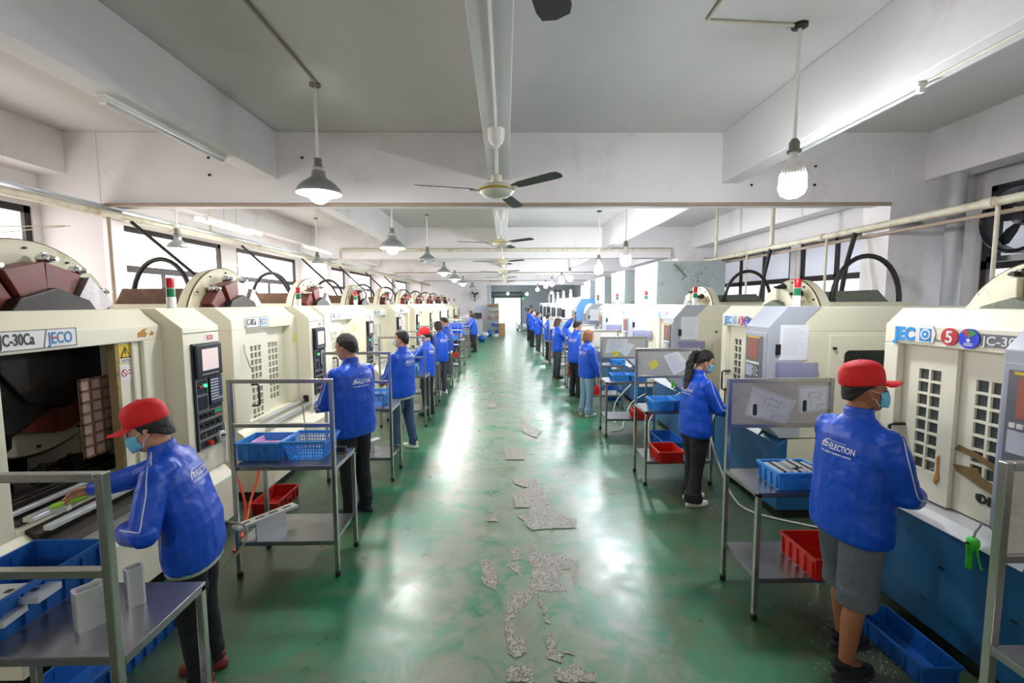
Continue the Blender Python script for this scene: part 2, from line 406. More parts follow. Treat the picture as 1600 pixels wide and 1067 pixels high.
# long walls with windows
def side_wall(sx_, X, wname, k0, lit, litb, segs):
    x0, x1 = (X-.25, X) if sx_ < 0 else (X, X+.25)
    mb = MB(); mb.box(x0, x1, YN, YF, 0, 1.5); mb.box(x0, x1, YN, YF, 3.24, ZS)
    e = YN
    for a, b_ in segs+[(YF, YF)]:
        if a > e: mb.box(x0, x1, e, a, 1.5, 3.24)
        e = b_
    struct(mb.build(wname, plaster))
    ins = -.06 if sx_ > 0 else .06
    for i, (a, b_) in enumerate(segs):
        xa = X-ins*.2; xc = X+(-.05 if sx_ < 0 else .05)
        mb = MB(); t = .035
        zt = 2.52 if sx_ > 0 else 2.62
        mb.box(xc-.03, xc+.03, a, b_, 1.5, 1.5+.06); mb.box(xc-.03, xc+.03, a, b_, 3.16, 3.24); mb.box(xc-.03, xc+.03, a, b_, zt-.05, zt+.05)
        nv = 3 if sx_ > 0 else 2
        for j in range(nv+1):
            y = a+(b_-a)*j/nv; y = min(max(y, a+t), b_-t)
            mb.box(xc-.03, xc+.03, y-t, y+t, 1.5, 3.24) if sx_ > 0 or j in (0, nv) else mb.box(xc-.025, xc+.025, y-.02, y+.02, 1.5, zt)
        fo = mb.build('window_%d' % (k0+i), frame_m); struct(fo)
        mb = MB(); xp = xc+(-.02 if sx_ < 0 else .02)
        mb.use(lit); mb.box(xp-.004, xp+.004, a, b_, zt, 3.24); mb.use(litb); mb.box(xp-.004, xp+.004, a, b_, 1.5, zt)
        mb.build('pane', None, fo)
segsL = [(.6, 5.5)]
for y in BEAMY[1:-1]: segsL += [(y+.45, y+3.45), (y+3.95, y+6.6)]
segsL += [(26.6, 28.9)]
side_wall(-1, XL, 'wall_left', 1, pane_l, pane_l, segsL)
segsR = [(.6, 5.5)]
for y in BEAMY[1:-1]: segsR += [(y+.45, y+3.3), (y+3.6, y+6.6)]
side_wall(1, XR, 'wall_right', 20, pane_r, pane_rb, segsR)
mb = MB(); mb.box(-6, 6, YN-.2, YN, 0, ZS); struct(mb.build('wall_near', plaster))
# far white wall, lintel, grey room behind it with the roller door
OX = -1.18
mb = MB(); mb.box(-6, OX, YF, YF+.25, 0, ZS); mb.box(OX, 6, YF, YF+.25, 3.2, ZS)
struct(mb.build('wall_far', plaster))
DX0, DX1, DZ = -.97, 1.33, 2.56
mb = MB(); mb.box(OX-.25, OX, YF+.25, YB, 0, 3.6); mb.box(5.75, 6, YF, YB, 0, 3.6)
mb.box(-2, DX0, YB, YB+.2, 0, 3.6); mb.box(DX1, 6, YB, YB+.2, 0, 3.6); mb.box(DX0, DX1, YB, YB+.2, DZ, 3.6)
struct(mb.build('wall_back_room', grey_wall))
mb = MB(); mb.box(DX0-.05, DX0+.04, YB-.06, YB, 0, DZ+.4); mb.box(DX1-.04, DX1+.05, YB-.06, YB, 0, DZ+.4)
d1 = mb.build('door_1', frame_m); struct(d1)
grey_sh = mat('grey_shutter', '#5e6466', .5)
mb = MB(); mb.cyl((DX0-.12, YB-.25, DZ+.2), (DX1+.12, YB-.25, DZ+.2), .24, 20); 
for k in range(6): mb.box(DX0, DX1, YB-.12, YB-.10, DZ-.30+k*.05, DZ-.255+k*.05) if k > 3 else None
mb.build('roller_shutter', grey_sh, d1, smooth=40)
# outside the roller door: pale ground and a white building front across the yard
mb = MB(); mb.box(-12, 12, 60, 60.5, 0, 9); struct(mb.build('exterior_wall', mat('pale_render', '#eef2f0', .8)))
# ---------------------------------------------------------------- machining centres
# local frame: x runs along the row (viewer's right), y goes into the machine, z up; the front faces -y
def badge(parent, kind, x, z):
    """name plates on the header"""
    T = Matrix.Translation((x, -.003, z)) @ FRONT
    if kind == 'left':
        PW, PH = .48, .115
        mb = MB(); mb.use(lwhite).box(x, x+PW, -.008, -.001, z, z+PH)
        mb.use(lblack)
        for b in ((x, x+PW, z, z+.004), (x, x+PW, z+PH-.004, z+PH), (x, x+.004, z, z+PH), (x+PW-.004, x+PW, z, z+PH)): mb.box(b[0], b[1], -.0095, -.0085, b[2], b[3])
        mb.prism([(x+.262, z), (x+.267, z), (x+.290, z+PH), (x+.285, z+PH)], -.0095, -.0085, 'y')
        T = Matrix.Translation((x+.022, -.0095, z+.030)) @ FRONT
        vs, fs = text_geo('JC-30Ca', .095, .0008, 'LEFT', .002, .585); mb.add(vs, fs, T)
        T = Matrix.Translation((x+.295, -.0095, z+.024)) @ FRONT
        vs, fs = text_geo('JECO', .10, .0008, 'LEFT', .0015, .68); mb.use(lblue).add(vs, fs, T)
        mb.use(lred).box(x+.30, x+.36, -.0112, -.0105, z+.056, z+.063)
        return mb.build('name_plate', None, parent)
    mb = MB()
    mb.use(lwhite).prism([(x-.008, z-.008), (x+.275, z-.008), (x+.29, z+.05), (x+.27, z+.10), (x+.21, z+.115), (x+.19, z+.092), (x-.008, z+.09)], -.006, -.001, 'y')
    T = Matrix.Translation((x, -.0075, z)) @ FRONT
    vs, fs = text_geo('JEC', .115, .001, 'LEFT', .006, .9); mb.use(lcyan).add(vs, fs, T)
    mb.box(x+.185, x+.262, -.008, -.0065, z+.0, z+.08)
    mb.use(lwhite).lathe([(.034, 0), (.034, .001)], n=20, T=Matrix.Translation((x+.226, -.0095, z+.044)) @ FRONT)
    mb.use(lcyan).lathe([(.024, 0), (.024, .001)], n=20, T=Matrix.Translation((x+.226, -.0105, z+.044)) @ FRONT)
    mb.use(lwhite).lathe([(.009, 0), (.009, .001)], n=12, T=Matrix.Translation((x+.226, -.0115, z+.044)) @ FRONT)
    vs, fs = text_geo('Precision', .03, .0006, 'LEFT', 0, 1); mb.use(lgrey).add(vs, fs, Matrix.Translation((x+.29, -.0045, z+.0)) @ FRONT @ Matrix.Rotation(.12, 4, 'Z'))
    return mb.build('name_plate', None, parent)
def round_badges(parent, x, z, full=True):
    mb = MB(); D = FRONT
    mb.use(lred).lathe([(.052, 0), (.052, .004)], n=24, T=Matrix.Translation((x, -.005, z)) @ D)
    vs, fs = text_geo('5', .10, .0008, 'CENTER', .002); mb.use(lwhite).add(vs, fs, Matrix.Translation((x, -.0105, z-.035)) @ D)
    mb.build('number_badge', None, parent)
    if full:
        mb = MB(); mb.use(lroyal).lathe([(.058, 0), (.058, .006)], n=28, T=Matrix.Translation((x+.118, -.006, z-.002)) @ D)
        def wedge(a0, a1, m):
            pts = [(x+.118, z)]+[(x+.118+.05*math.cos(R(a)), z+.05*math.sin(R(a))) for a in range(a0, a1+1, 8)]
            mb.use(m).prism(pts, -.0135, -.0125, 'y')
        wedge(32, 96, lgreen); wedge(98, 138, lred)
        mb.use(lwhite).lathe([(.011, 0), (.011, .001)], n=14, T=Matrix.Translation((x+.118, -.0135, z-.012)) @ D)
        for k in range(2): mb.box(x+.093, x+.143, -.0135, -.0125, z-.033-k*.010, z-.028-k*.010)
        mb.build('round_badge', None, parent)
        mb = MB(); mb.use(lgrey).box(x+.18, x+.48, -.006, -.001, z-.04, z+.03)
        vs, fs = text_geo('JC-30', .07, .0008, 'LEFT', .001, 1.05); mb.use(lwhite).add(vs, fs, Matrix.Translation((x+.19, -.008, z-.03)) @ D)
        mb.build('model_plate', None, parent)

def door(parent, x0, x1, y, z0, z1, cols, rows, sq, pitch, gx, gz, vm, handle_x=None, handle_z=(1.0, 1.27)):
    mb = MB(); t = .028
    # real openings: stiles, rails and bars around every vent square
    xs = [gx+i*pitch for i in range(cols)]; zs = [gz-i*pitch for i in range(rows)]
    zb, zt = zs[-1], zs[0]+sq
    mb.box(x0, xs[0], y, y+t, z0, z1); mb.box(xs[-1]+sq, x1, y, y+t, z0, z1)
    mb.box(xs[0], xs[-1]+sq, y, y+t, zt, z1); mb.box(xs[0], xs[-1]+sq, y, y+t, z0, zb)
    for i in range(cols-1): mb.box(xs[i]+sq, xs[i+1], y, y+t, zb, zt)
    for i in range(cols):
        for j in range(rows-1): mb.box(xs[i], xs[i]+sq, y, y+t, zs[j+1]+sq, zs[j])
    d = mb.build('door', cream, parent)
    MB().box(xs[0]-.01, xs[-1]+sq+.01, y+t-.012, y+t-.006, zb-.01, zt+.01).build('vent_glass', vm, d)
    if handle_x is not None:
        a, c = handle_z
        h = MB().tube([(handle_x+.015, y, c), (handle_x+.012, y-.07, c), (handle_x, y-.09, c-.012), (handle_x, y-.09, a+.012), (handle_x+.012, y-.07, a), (handle_x+.015, y, a)], .011, 8)
        h.build('door_handle', black_p, d, smooth=50)
    return d

def tower_lamp(parent, x, y, z):
    mb = MB(); mb.use(white_p).lathe([(.036, 0), (.036, .10), (.033, .105)], (x, y, z), 16)
    mb.use(green_band).lathe([(.033, .105), (.034, .175)], (x, y, z), 16)
    mb.use(white_p).lathe([(.030, .176), (.030, .182)], (x, y, z), 16)
    mb.use(red_band).lathe([(.033, .183), (.034, .26), (.028, .268), (0, .27)], (x, y, z), 16)
    return mb.build('signal_tower', None, parent, smooth=40)

def tool_cover(parent, cx, cy, cz, r, style):
    Tq = Matrix.Translation((cx, cy, cz)) @ FRONT   # local z -> -y
    mb = MB(); mb.lathe([(r, 0), (r, .02), (r-.012, .028), (r-.03, .022), (0, .022)], n=56, T=Tq); mb.lathe([(r*.99, -.10), (r, 0)], n=56, T=Tq)
    mb.use(cream_d); mb.ml = [cream_d, dark_metal]; mb.m = [0]*len(mb.m); mb.cur = 1
    for k in range(14):
        a = 2*PI*k/14+.2; mb.lathe([(.009, 0), (.009, .03)], n=8, T=Tq @ Matrix.Translation((.93*r*math.cos(a), .93*r*math.sin(a), .01)))
    dsk = mb.build('magazine_cover', None, parent, smooth=35)
    MB().tube([tuple(Tq @ Vector((r*math.cos(2*PI*k/56), r*math.sin(2*PI*k/56), .012))) for k in range(57)], .009, 6).build('rusty_rim', rust, dsk, smooth=60)
    # ring of magazine segments
    n = 12; r0, r1 = r*.45, r*.80
    mb = MB(); sw = MB()
    for k in range(n):
        a0 = 2*PI*k/n+.03; a1 = 2*PI*(k+1)/n-.03
        th = .16 if k % 2 else .13
        poly = [(r0*math.cos(a0), r0*math.sin(a0)), (r1*math.cos(a0), r1*math.sin(a0)), (r1*math.cos(a1), r1*math.sin(a1)), (r0*math.cos(a1), r0*math.sin(a1))]
        tgt = sw if k in style['bright'] else mb
        tgt.prism(poly, .03, .03+th, 'z', Tq)
    ring = mb.build('tool_magazine', style['ring'], parent, bevel=.006)
    if sw.v: sw.build('swarf_covered_segment', swarf, ring)
    pts = [(r*.56*math.cos(2*PI*k/10+.3), r*.56*math.sin(2*PI*k/10+.3)) for k in range(10)]
    MB().prism(pts, .10, .24, 'z', Tq).build('magazine_hub', style['hub'], parent, bevel=.008)
    for k in style['holders']:
        a = R(k); c = Tq @ Matrix.Translation((r*.84*math.cos(a), r*.84*math.sin(a), .11)) @ Matrix.Rotation(a, 4, 'Z')
        h = MB(); h.lathe([(.030, -.04), (.036, -.03), (.036, .01), (.028, .015), (.028, .045), (.014, .05), (.014, .09), (0, .09)], n=14, T=c)
        h.box(-.045, .045, -.012, .012, -.02, 0, c)
        h.build('tool_holder', style['tool'], parent, smooth=35)

def black_panel(parent, x0, x1, y, z0, z1):
    """tall black control panel with screen, keypad, dials and handwheel"""
    W = x1-x0; H = z1-z0
    p = MB().box(x0, x1, y-.018, y, z0, z1).build('control_panel', black_p, parent, bevel=.004)
    f = y-.018
    X = lambda u: x0+u*W
    Z = lambda v: z0+v*H
    MB().box(X(.04), X(.98), f-.025, f, Z(.68), Z(.985)).build('screen_bezel', black_p, p, bevel=.006)
    MB().box(X(.22), X(.82), f-.028, f-.024, Z(.745), Z(.945)).build('screen', screen_m, p)
    mb = MB()
    for i in range(9): mb.cbox((X(.22+.07*i), f-.027, Z(.71)), (.012, .005, .008))
    mb.build('soft_keys', key_m, p)
    MB().box(X(.50), X(.98), f-.012, f, Z(.40), Z(.665)).build('keypad', black_p, p)
    mb = MB()
    for i in range(6):
        for j in range(9):
            mb.use(key_b if (i > 3 and j < 7) or j > 7 else key_m).cbox((X(.55+.075*i), f-.015, Z(.64-.027*j)), (.020, .006, .013))
    mb.build('keys', None, p)
    mb = MB()
    def fr(a, b, c, d):
        t = .0025
        for q in ((a, b, c, c+t), (a, b, d-t, d), (a, a+t, c, d), (b-t, b, c, d)): mb.box(q[0], q[1], f-.002, f, q[2], q[3])
    fr(X(.05), X(.45), Z(.52), Z(.66)); fr(X(.05), X(.45), Z(.37), Z(.51)); fr(X(.05), X(.96), Z(.28), Z(.355)); fr(X(.05), X(.96), Z(.185), Z(.27)); fr(X(.05), X(.96), Z(.10), Z(.175)); fr(X(.05), X(.96), Z(.01), Z(.09))
    mb.build('panel_lines', key_m, p)
    D = FRONT
    def knob(u, v, r, d, m, nm):
        MB().lathe([(r, 0), (r*.92, d), (0, d)], n=16, T=Matrix.Translation((X(u), f, Z(v))) @ D).build(nm, m, p, smooth=40)
    knob(.36, .60, .014, .014, green_led, 'green_indicator'); knob(.17, .60, .013, .014, red_led, 'red_button'); knob(.26, .615, .009, .01, green_btn, 'green_button')
    for u, v in ((.16, .32), (.32, .32), (.48, .32), (.16, .23), (.36, .23), (.58, .23), (.78, .23)): knob(u, v, .013, .018, dark_metal, 'dial')
    mb = MB().use(green_btn).box(X(.66), X(.92), f-.004, f, Z(.31), Z(.345)); mb.use(red_led).box(X(.68), X(.90), f-.004, f, Z(.288), Z(.298)); mb.build('counter_display', None, p)
    mb = MB()
    for i in range(4):
        for j in range(3): mb.use(green_btn if (i, j) == (1, 1) else red_led if (i, j) == (1, 0) else dark_metal).cbox((X(.16+.11*i), f-.004, Z(.12+.02*j)), (.016, .008, .011))
    for i in range(3):
        for j in range(3): mb.use(dark_metal).cbox((X(.62+.11*i), f-.004, Z(.12+.02*j)), (.016, .008, .011))
    mb.build('push_buttons', None, p)
    hw = MB().lathe([(.052, 0), (.052, .03), (.045, .036), (.020, .036), (.020, .06), (0, .06)], n=28, T=Matrix.Translation((X(.80), f, Z(.065))) @ D).build('handwheel', alu, p, smooth=35)
    MB().cyl((X(.80)-.03, f-.036, Z(.065)+.02), (X(.80)-.03, f-.075, Z(.065)+.02), .008, 8).build('crank_knob', black_p, hw)
    knob(.40, .045, .022, .03, red_led, 'emergency_stop')

def arch_hose(parent, x, y0, y1, z, top):
    c = (y0+y1)/2; r = (y1-y0)/2; h = top-z
    pts = [(x, c-r*math.cos(t), z-.05+(h+.05)*math.sin(t)**.85) for t in [PI*k/18 for k in range(19)]]
    MB().tube(pts, .026, 8).build('arch_hose', hose_m, parent, smooth=60)
    MB().cyl((x, y0, z-.02), (x, y0, z+.05), .036, 12).build('hose_clamp', dark_metal, parent)

def left_machine(open_=False, num=None):
    root = empty('machining_centre')
    W, P, O, D_ = 1.46, .25, 1.02, 1.95
    mb = MB()
    mb.prism([(0, 1.815), (0, 1.93), (.16, 2.06), (D_, 2.06), (D_, 1.815)], 0, W)             # header
    mb.box(0, P, 0, D_, .75, 1.815); mb.box(P+O, W, 0, D_, .75, 1.815)                        # posts
    mb.box(0, .47+W, 1.0 if open_ else .15, D_, .45, 1.80)                                     # back block
    mb.box(P, P+O, 0, .14, .70, .80)                                                           # sill
    mb.prism([(-.24, .10), (-.24, .50), (-.05, .72), (0, .76), (D_, .76), (D_, .10)], 0, W+.47)  # base tank
    body = mb.build('machine_body', cream, root, bevel=.006)
    mb = MB().box(-.0, W+.47, -.16, D_, 0, .10); mb.build('plinth', dark_in, root)
    # control cabinet on the viewer's right
    mb = MB().prism([(-.17, .62), (-.17, 1.90), (.04, 2.062), (.42, 2.062), (.42, .48), (-.06, .50)], W, W+.47)
    cab = mb.build('control_cabinet', cream, root, bevel=.006)
    MB().box(W+.002, W+.468, -.172, -.168, 1.850, 1.856).build('cabinet_seam', dark_metal, cab)
    black_panel(root, W+.08, W+.44, -.17, .83, 1.76)
    vs, fs = text_geo(num or '8%02d' % random.randint(10, 40), .06, .0006, 'CENTER', .001)
    mb = MB().use(lwhite).box(W+.27, W+.40, -.173, -.170, 1.775, 1.835); mb.use(lred).add(vs, fs, Matrix.Translation((W+.335, -.1745, 1.783)) @ FRONT)
    mb.build('number_plate', None, root)
    MB().box(W+.448, W+.462, -.195, -.17, .62, 1.0).build('cabinet_handle', white_p, root)
    badge(root, 'left', .235, 1.835)
    if open_:
        x0, x1 = P, P+O
        mb = MB(); mb.box(x0, x1, .985, 1.0, .76, 1.815); mb.box(x0, x0+.015, .16, 1.0, .76, 1.815); mb.box(x0, x1, .16, 1.0, 1.80, 1.815); mb.box(x0, x1, .14, 1.0, .755, .78)
        mb.box(x1+.14, x1+.155, .16, 1.0, .76, 1.815)
        mb.build('work_chamber', dark_in, root)
        # spindle head
        mb = MB(); mb.prism([(x0+.05, 1.80), (x0+.78, 1.80), (x0+.80, 1.62), (x0+.66, 1.36), (x0+.40, 1.24), (x0+.16, 1.30), (x0+.05, 1.45)], .38, .72, 'y')
        sp = mb.build('spindle_head', dark_metal, root, bevel=.02)
        MB().lathe([(.09, 0), (.08, -.12), (.05, -.15), (.05, -.24), (.02, -.26), (.015, -.33), (0, -.33)], (x0+.42, .55, 1.26), 20).build('spindle', dark_metal, sp, smooth=35)
        mb = MB()
        for a in (.62, .70, .80): mb.box(x0+a, x0+a+.05, .80, .97, .78, 1.35)
        mb.build('way_covers', dark_metal, root)
        mb = MB(); mb.box(x0+.02, x1+.1, .16, .62, .86, .90)
        for k in range(4): mb.box(x0+.02, x1+.1, .18+k*.11, .22+k*.11, .90, .915)
        tb = mb.build('work_table', dark_metal, root, bevel=.004)
        for k in range(5):
            xx = x0+.12+k*.2
            mb = MB().box(xx-.05, xx+.05, .28, .42, .915, .975); mb.cyl((xx, .35, .97), (xx, .35, 1.02), .016, 10); mb.box(xx-.07, xx+.07, .33, .37, .99, 1.003)
            mb.build('clamp', dark_metal, tb, bevel=.003)
        # long aluminium rails along the front of the table
        for y_, z_, w_ in ((.0, .85, .06), (-.11, .80, .05), (.10, .88, .03)):
            MB().use(alu).box(.32, 1.52, y_-w_/2, y_+w_/2, z_-.03, z_).build('guide_rail', alu, root, bevel=.003)
        MB().prism([(-.20, .66), (-.17, .70), (.12, .84), (.12, .80), (-.15, .655)], .30, 1.5).build('chip_tray', dark_metal, root)
        mb = MB(); mb.tube([(1.38, .2, .98), (1.30, -.02, 1.05), (1.22, -.10, .98), (1.10, -.12, .86), (.98, -.04, .80)], .010, 8); mb.build('coolant_hose', grey_h, root, smooth=60)
        mb = MB(); mb.tube([(x0+.02, .5, 1.55), (x0+.10, .3, 1.42), (x0+.20, .25, 1.22), (x0+.22, .3, 1.0)], .018, 8); mb.build('spindle_cable', hose_m, root, smooth=60)
        # inner side window of small panes, seen past the door edge
        mb = MB(); mb.use(tile_m).box(.84, 1.10, .126, .132, 1.02, 1.58); mb.use(rust)
        for k in range(4): mb.box(.84+.083*k, .852+.083*k, .115, .126, 1.02, 1.58)
        for k in range(8): mb.box(.84, 1.10, .115, .126, 1.02+.078*k, 1.032+.078*k)
        mb.build('inner_window', None, root)
        # door slid open to the right
        mb = MB().box(P+O-.21, P+O-.005, .03, .07, .80, 1.815); dr = mb.build('door', cream, root, bevel=.004)
        MB().box(P+O-.24, P+O-.21, .02, .08, .80, 1.815).build('door_edge_seal', mat('worn_seal', '#a58f63', .7, var=.4, vs=30, dirt='#5f4a30', dirt_amt=.42, ds=30), dr)
        mb = MB().box(P+O-.10, P+O-.085, .01, .03, .80, 1.815); mb.build('door_rail', cream_d, dr)
        a = P+O-.13
        MB().tube([(a, .03, 1.34), (a, -.06, 1.34), (a+.01, -.09, 1.32), (a+.01, -.09, 1.04), (a, -.08, 1.02), (a-.06, -.08, 1.02)], .013, 8).build('door_handle', black_p, dr, smooth=50)
        xs = P+O-.195
        mb = MB(); mb.use(lyellow).box(xs-.005, xs+.105, .026, .029, 1.66, 1.80)
        mb.use(lblack).prism([(xs+.002, 1.70), (xs+.098, 1.70), (xs+.05, 1.79)], .0245, .0255, 'y')
        mb.use(lyellow).prism([(xs+.016, 1.708), (xs+.084, 1.708), (xs+.05, 1.772)], .0235, .0244, 'y')
        mb.use(lblack).prism([(xs+.044, 1.765), (xs+.058, 1.765), (xs+.052, 1.738), (xs+.060, 1.738), (xs+.046, 1.714), (xs+.050, 1.733), (xs+.042, 1.733)], .0225, .0234, 'y')
        mb.use(lwhite).box(xs, xs+.10, .0245, .0255, 1.664, 1.695)
        mb.use(lblack).box(xs+.01, xs+.09, .0235, .0244, 1.672, 1.677).box(xs+.01, xs+.08, .0235, .0244, 1.683, 1.688)
        mb.build('warning_label', None, dr)
        mb = MB(); mb.use(lwhite).box(xs-.005, xs+.105, .026, .029, 1.53, 1.645)
        Tq = Matrix.Translation((xs+.03, .025, 1.588)) @ FRONT
        mb.use(lred).lathe([(.028, 0), (.028, .001)], n=20, T=Tq); mb.use(lwhite).lathe([(.021, .0012), (.021, .002)], n=20, T=Tq)
        mb.use(lred).box(-.026, .026, -.004, .004, .0022, .003, Tq @ Matrix.Rotation(R(-45), 4, 'Z'))
        mb.box(xs+.066, xs+.10, .0235, .0255, 1.60, 1.607).box(xs+.066, xs+.10, .0235, .0255, 1.575, 1.582)
        mb.build('prohibition_label', None, dr)
        # torn sticker remains
        mb = MB(); mb.prism([(1.22, 1.845), (1.25, 1.85), (1.29, 1.842), (1.31, 1.87), (1.29, 1.89), (1.32, 1.91), (1.27, 1.905), (1.25, 1.89), (1.22, 1.88)], -.002, 0, 'y'); mb.prism([(1.34, 1.855), (1.37, 1.852), (1.385, 1.87), (1.36, 1.885), (1.345, 1.872)], -.002, 0, 'y')
        mb.build('torn_sticker', lorange, root)
        style = dict(ring=red_brown, hub=dark_metal, tool=chrome, bright=(0, 1), holders=(118, 84, 62, 40, 22, 150))
        tool_cover(root, .97, .58, 1.79, .76, style)
    else:
        door(root, P, P+.53, .05, .80, 1.815, 3, 12, .062, .080, P+.16, 1.56, vent_g, P+.13, (.95, 1.19))
        door(root, P+.50, P+O, .09, .80, 1.815, 3, 9, .062, .080, P+.62, 1.56, vent_g)
        MB().tube([(.19, -.01, 1.66), (.18, -.02, 1.58), (.22, -.03, 1.46), (.27, -.02, 1.40)], .008, 6).build('door_cord', grey_h, root, smooth=60)
        for y_, z_ in ((-.05, .80), (-.13, .745)):
            MB().box(.35, 1.52, y_-.02, y_+.02, z_-.025, z_).build('guide_rail', alu, root, bevel=.003)
        MB().box(W-.02, W+.03, -.12, -.05, .76, .85).build('cable_gland', black_p, root, bevel=.01)
        style = dict(ring=red_brown, hub=dark_metal, tool=chrome, bright=(1, 2), holders=(128, 100, 74, 48, 24))
        tool_cover(root, .88, .60, 1.80, .72, style)
    # rusty hood with chips behind the magazine
    mb = MB().prism([(.70, 2.05), (.72, 2.27), (1.40, 2.27), (1.52, 2.05)], .38, 1.35)
    mb.build('coolant_hood', rust, root, bevel=.01)
    mb = MB().box(.30, 1.5, .62, 1.6, 2.05, 2.10); mb.build('hood_flange', cream_d, root)
    arch_hose(root, .50, .72, 1.38, 2.10, 2.60)
    tower_lamp(root, W+.22, .06, 2.055)
    return root

def right_machine(first=False):
    root = empty('machining_centre')
    W, P, O, D_ = .96, .11, .75, 1.95
    WW = 1.33
    mb = MB()
    mb.prism([(0, 1.815), (0, 1.94), (.11, 2.05), (.14, 2.05), (.14, 1.815)], 0, WW-.01)
    mb.prism([(.14, 1.815), (.14, 2.05), (D_, 2.05), (D_, 1.815)], 0, WW)
    mb.box(0, P, 0, D_, .80, 1.815); mb.box(P+O, W, 0, D_, .80, 1.815); mb.box(W, WW, .02, D_, .80, 1.815)
    mb.box(P, P+O, .14, D_, .80, 1.815)
    mb.build('machine_body', cream, root, bevel=.006)
    MB().box(0, WW, .03, D_, .40, .79).build('cream_skirt', cream, root)
    mb = MB(); mb.box(0, WW, .02, D_, .09, .40); mb.prism([(-.05, .09), (-.05, .73), (.02, .79), (.03, .79), (.03, .09)], 0, WW)
    mb.build('base_tank', blue_base, root, bevel=.006)
    MB().box(.02, WW-.02, .06, D_, 0, .09).build('plinth', dark_in, root)
    mb = MB().prism([(-.055, .735), (-.01, .80), (.13, .83), (.13, .80), (0, .78), (-.045, .725)], P-.05, P+O+.12).build('chip_ledge', alu, root)
    mb = MB()
    for a, z in ((.15, .55), (.55, .50), (.95, .45), (.45, .25)): mb.box(a, a+.03, -.053, -.049, z, z+.012)
    mb.build('tank_slots', black_p, root)
    door(root, P, P+.36, .05, .83, 1.815, 2, 8, .068, .083, P+.115, 1.595, glass_d, P+.02, (1.04, 1.27))
    d = door(root, P+.34, P+O, .08, .83, 1.815, 2, 8 if not first else 7, .068, .083, P+.45, 1.575, glass_d)
    MB().cyl((P+.025, .0, .86), (P+.025, .0, 1.06), .007, 6).build('latch_rod', dark_metal, root)
    badge(root, 'right', .085, 1.845)
    round_badges(root, .465, 1.885, True)
    if first:
        mb = MB().use(tape).prism([(P+.36, 1.11), (P+.50, 1.13), (P+.52, 1.09), (P+.73, 1.04), (P+.72, .99), (P+.55, 1.02), (P+.38, 1.07)], .074, .079, 'y')
        mb.prism([(P+.36, 1.20), (P+.48, 1.185), (P+.66, 1.12), (P+.66, 1.16), (P+.48, 1.22), (P+.38, 1.235)], .074, .079, 'y')
        mb.use(lorange).prism([(P+.28, 1.12), (P+.295, 1.14), (P+.295, 1.06), (P+.305, .99), (P+.28, .95), (P+.27, .97), (P+.285, 1.04)], .044, .049, 'y')
        mb.build('old_tape', None, d)
        mb = MB().use(lblack).box(P+.505, P+.53, .070, .078, .955, .985)
        vs, fs = text_geo('OIL', .07, .0006, 'LEFT', .004, 1.1); mb.add(vs, fs, Matrix.Translation((P+.50, .078, .94)) @ FRONT)
        mb.build('stencilled_letters', None, d)
        MB().box(-.02, .02, -.06, 0, .92, 1.06, Matrix.Translation((P-.03, 0, 0))).build('wooden_wedge', wood, root, bevel=.004)
    # grey control cabinet on the viewer's right, standing proud of the front
    mb = MB().prism([(-.20, .95), (-.20, 1.86), (-.03, 2.052), (.02, 2.052), (.30, 2.052), (.14, 1.90), (.14, .80), (-.05, .80)], W-.02, WW+.004)
    cab = mb.build('control_cabinet', grey_cab, root, bevel=.006)
    f = -.20
    MB().box(W+.0, WW-.015, f-.012, f, .98, 1.80).build('cabinet_door', grey_cab, cab, bevel=.004)
    f -= .012
    p = MB().box(W+.03, WW-.06, f-.014, f, 1.28, 1.77).build('operator_panel', lgrey, cab, bevel=.004)
    MB().box(W+.08, WW-.12, f-.018, f-.013, 1.54, 1.74).build('screen', screen_r, p)
    MB().box(W+.06, WW-.09, f-.017, f-.013, 1.748, 1.762).build('yellow_strip', lyellow, p)
    mb = MB()
    for i in range(7): mb.cbox((W+.07+i*.033, f-.018, 1.505), (.024, .008, .022))
    mb.build('soft_keys', white_p, p)
    mb = MB().use(key_m).box(W+.05, W+.17, f-.017, f-.013, 1.37, 1.48)
    for i in range(4):
        for j in range(4): mb.use(white_p if (i+j) % 2 else lgrey).cbox((W+.19+i*.021, f-.018, 1.39+j*.025), (.017, .008, .017))
    mb.build('keypad', None, p)
    p2 = MB().box(W+.03, WW-.06, f-.014, f, 1.10, 1.27).build('switch_panel', black_p, cab, bevel=.003)
    for i in range(5):
        MB().lathe([(.012, 0), (.011, .018), (0, .018)], n=12, T=Matrix.Translation((W+.07+i*.045, f-.014, 1.20-.03*(i % 2))) @ FRONT).build('button', (red_led, green_btn, white_p, green_btn, dark_metal)[i], p2)
    MB().box(WW+.004, WW+.02, -.13, -.085, 1.60, 1.70).build('cabinet_latch', black_p, cab, bevel=.004)
    mb = MB().lathe([(.022, 0), (.020, .03), (0, .03)], n=14, T=Matrix.Translation((W+.16, f-.014, 1.04)) @ FRONT); mb.build('emergency_stop', red_led, cab)
    # end wall door with a rounded dark window
    x = WW
    def ring(y0, y1, z0, z1, t, a, b_, m, nm, par):
        mb = MB().box(a, b_, y0, y1, z0, z0+t).box(a, b_, y0, y1, z1-t, z1).box(a, b_, y0, y0+t, z0, z1).box(a, b_, y1-t, y1, z0, z1); return mb.build(nm, m, par)
    sd = MB().box(x, x+.012, .38, 1.25, .86, 1.78).build('side_door', cream, root, bevel=.004)
    pts = []
    for cy, cz, a0 in ((.93, 1.59, 0), (.57, 1.59, 90), (.57, 1.35, 180), (.93, 1.35, 270)):
        for k in range(5): a = R(a0+k*22.5); pts.append((cy+.05*math.cos(a), cz+.05*math.sin(a)))
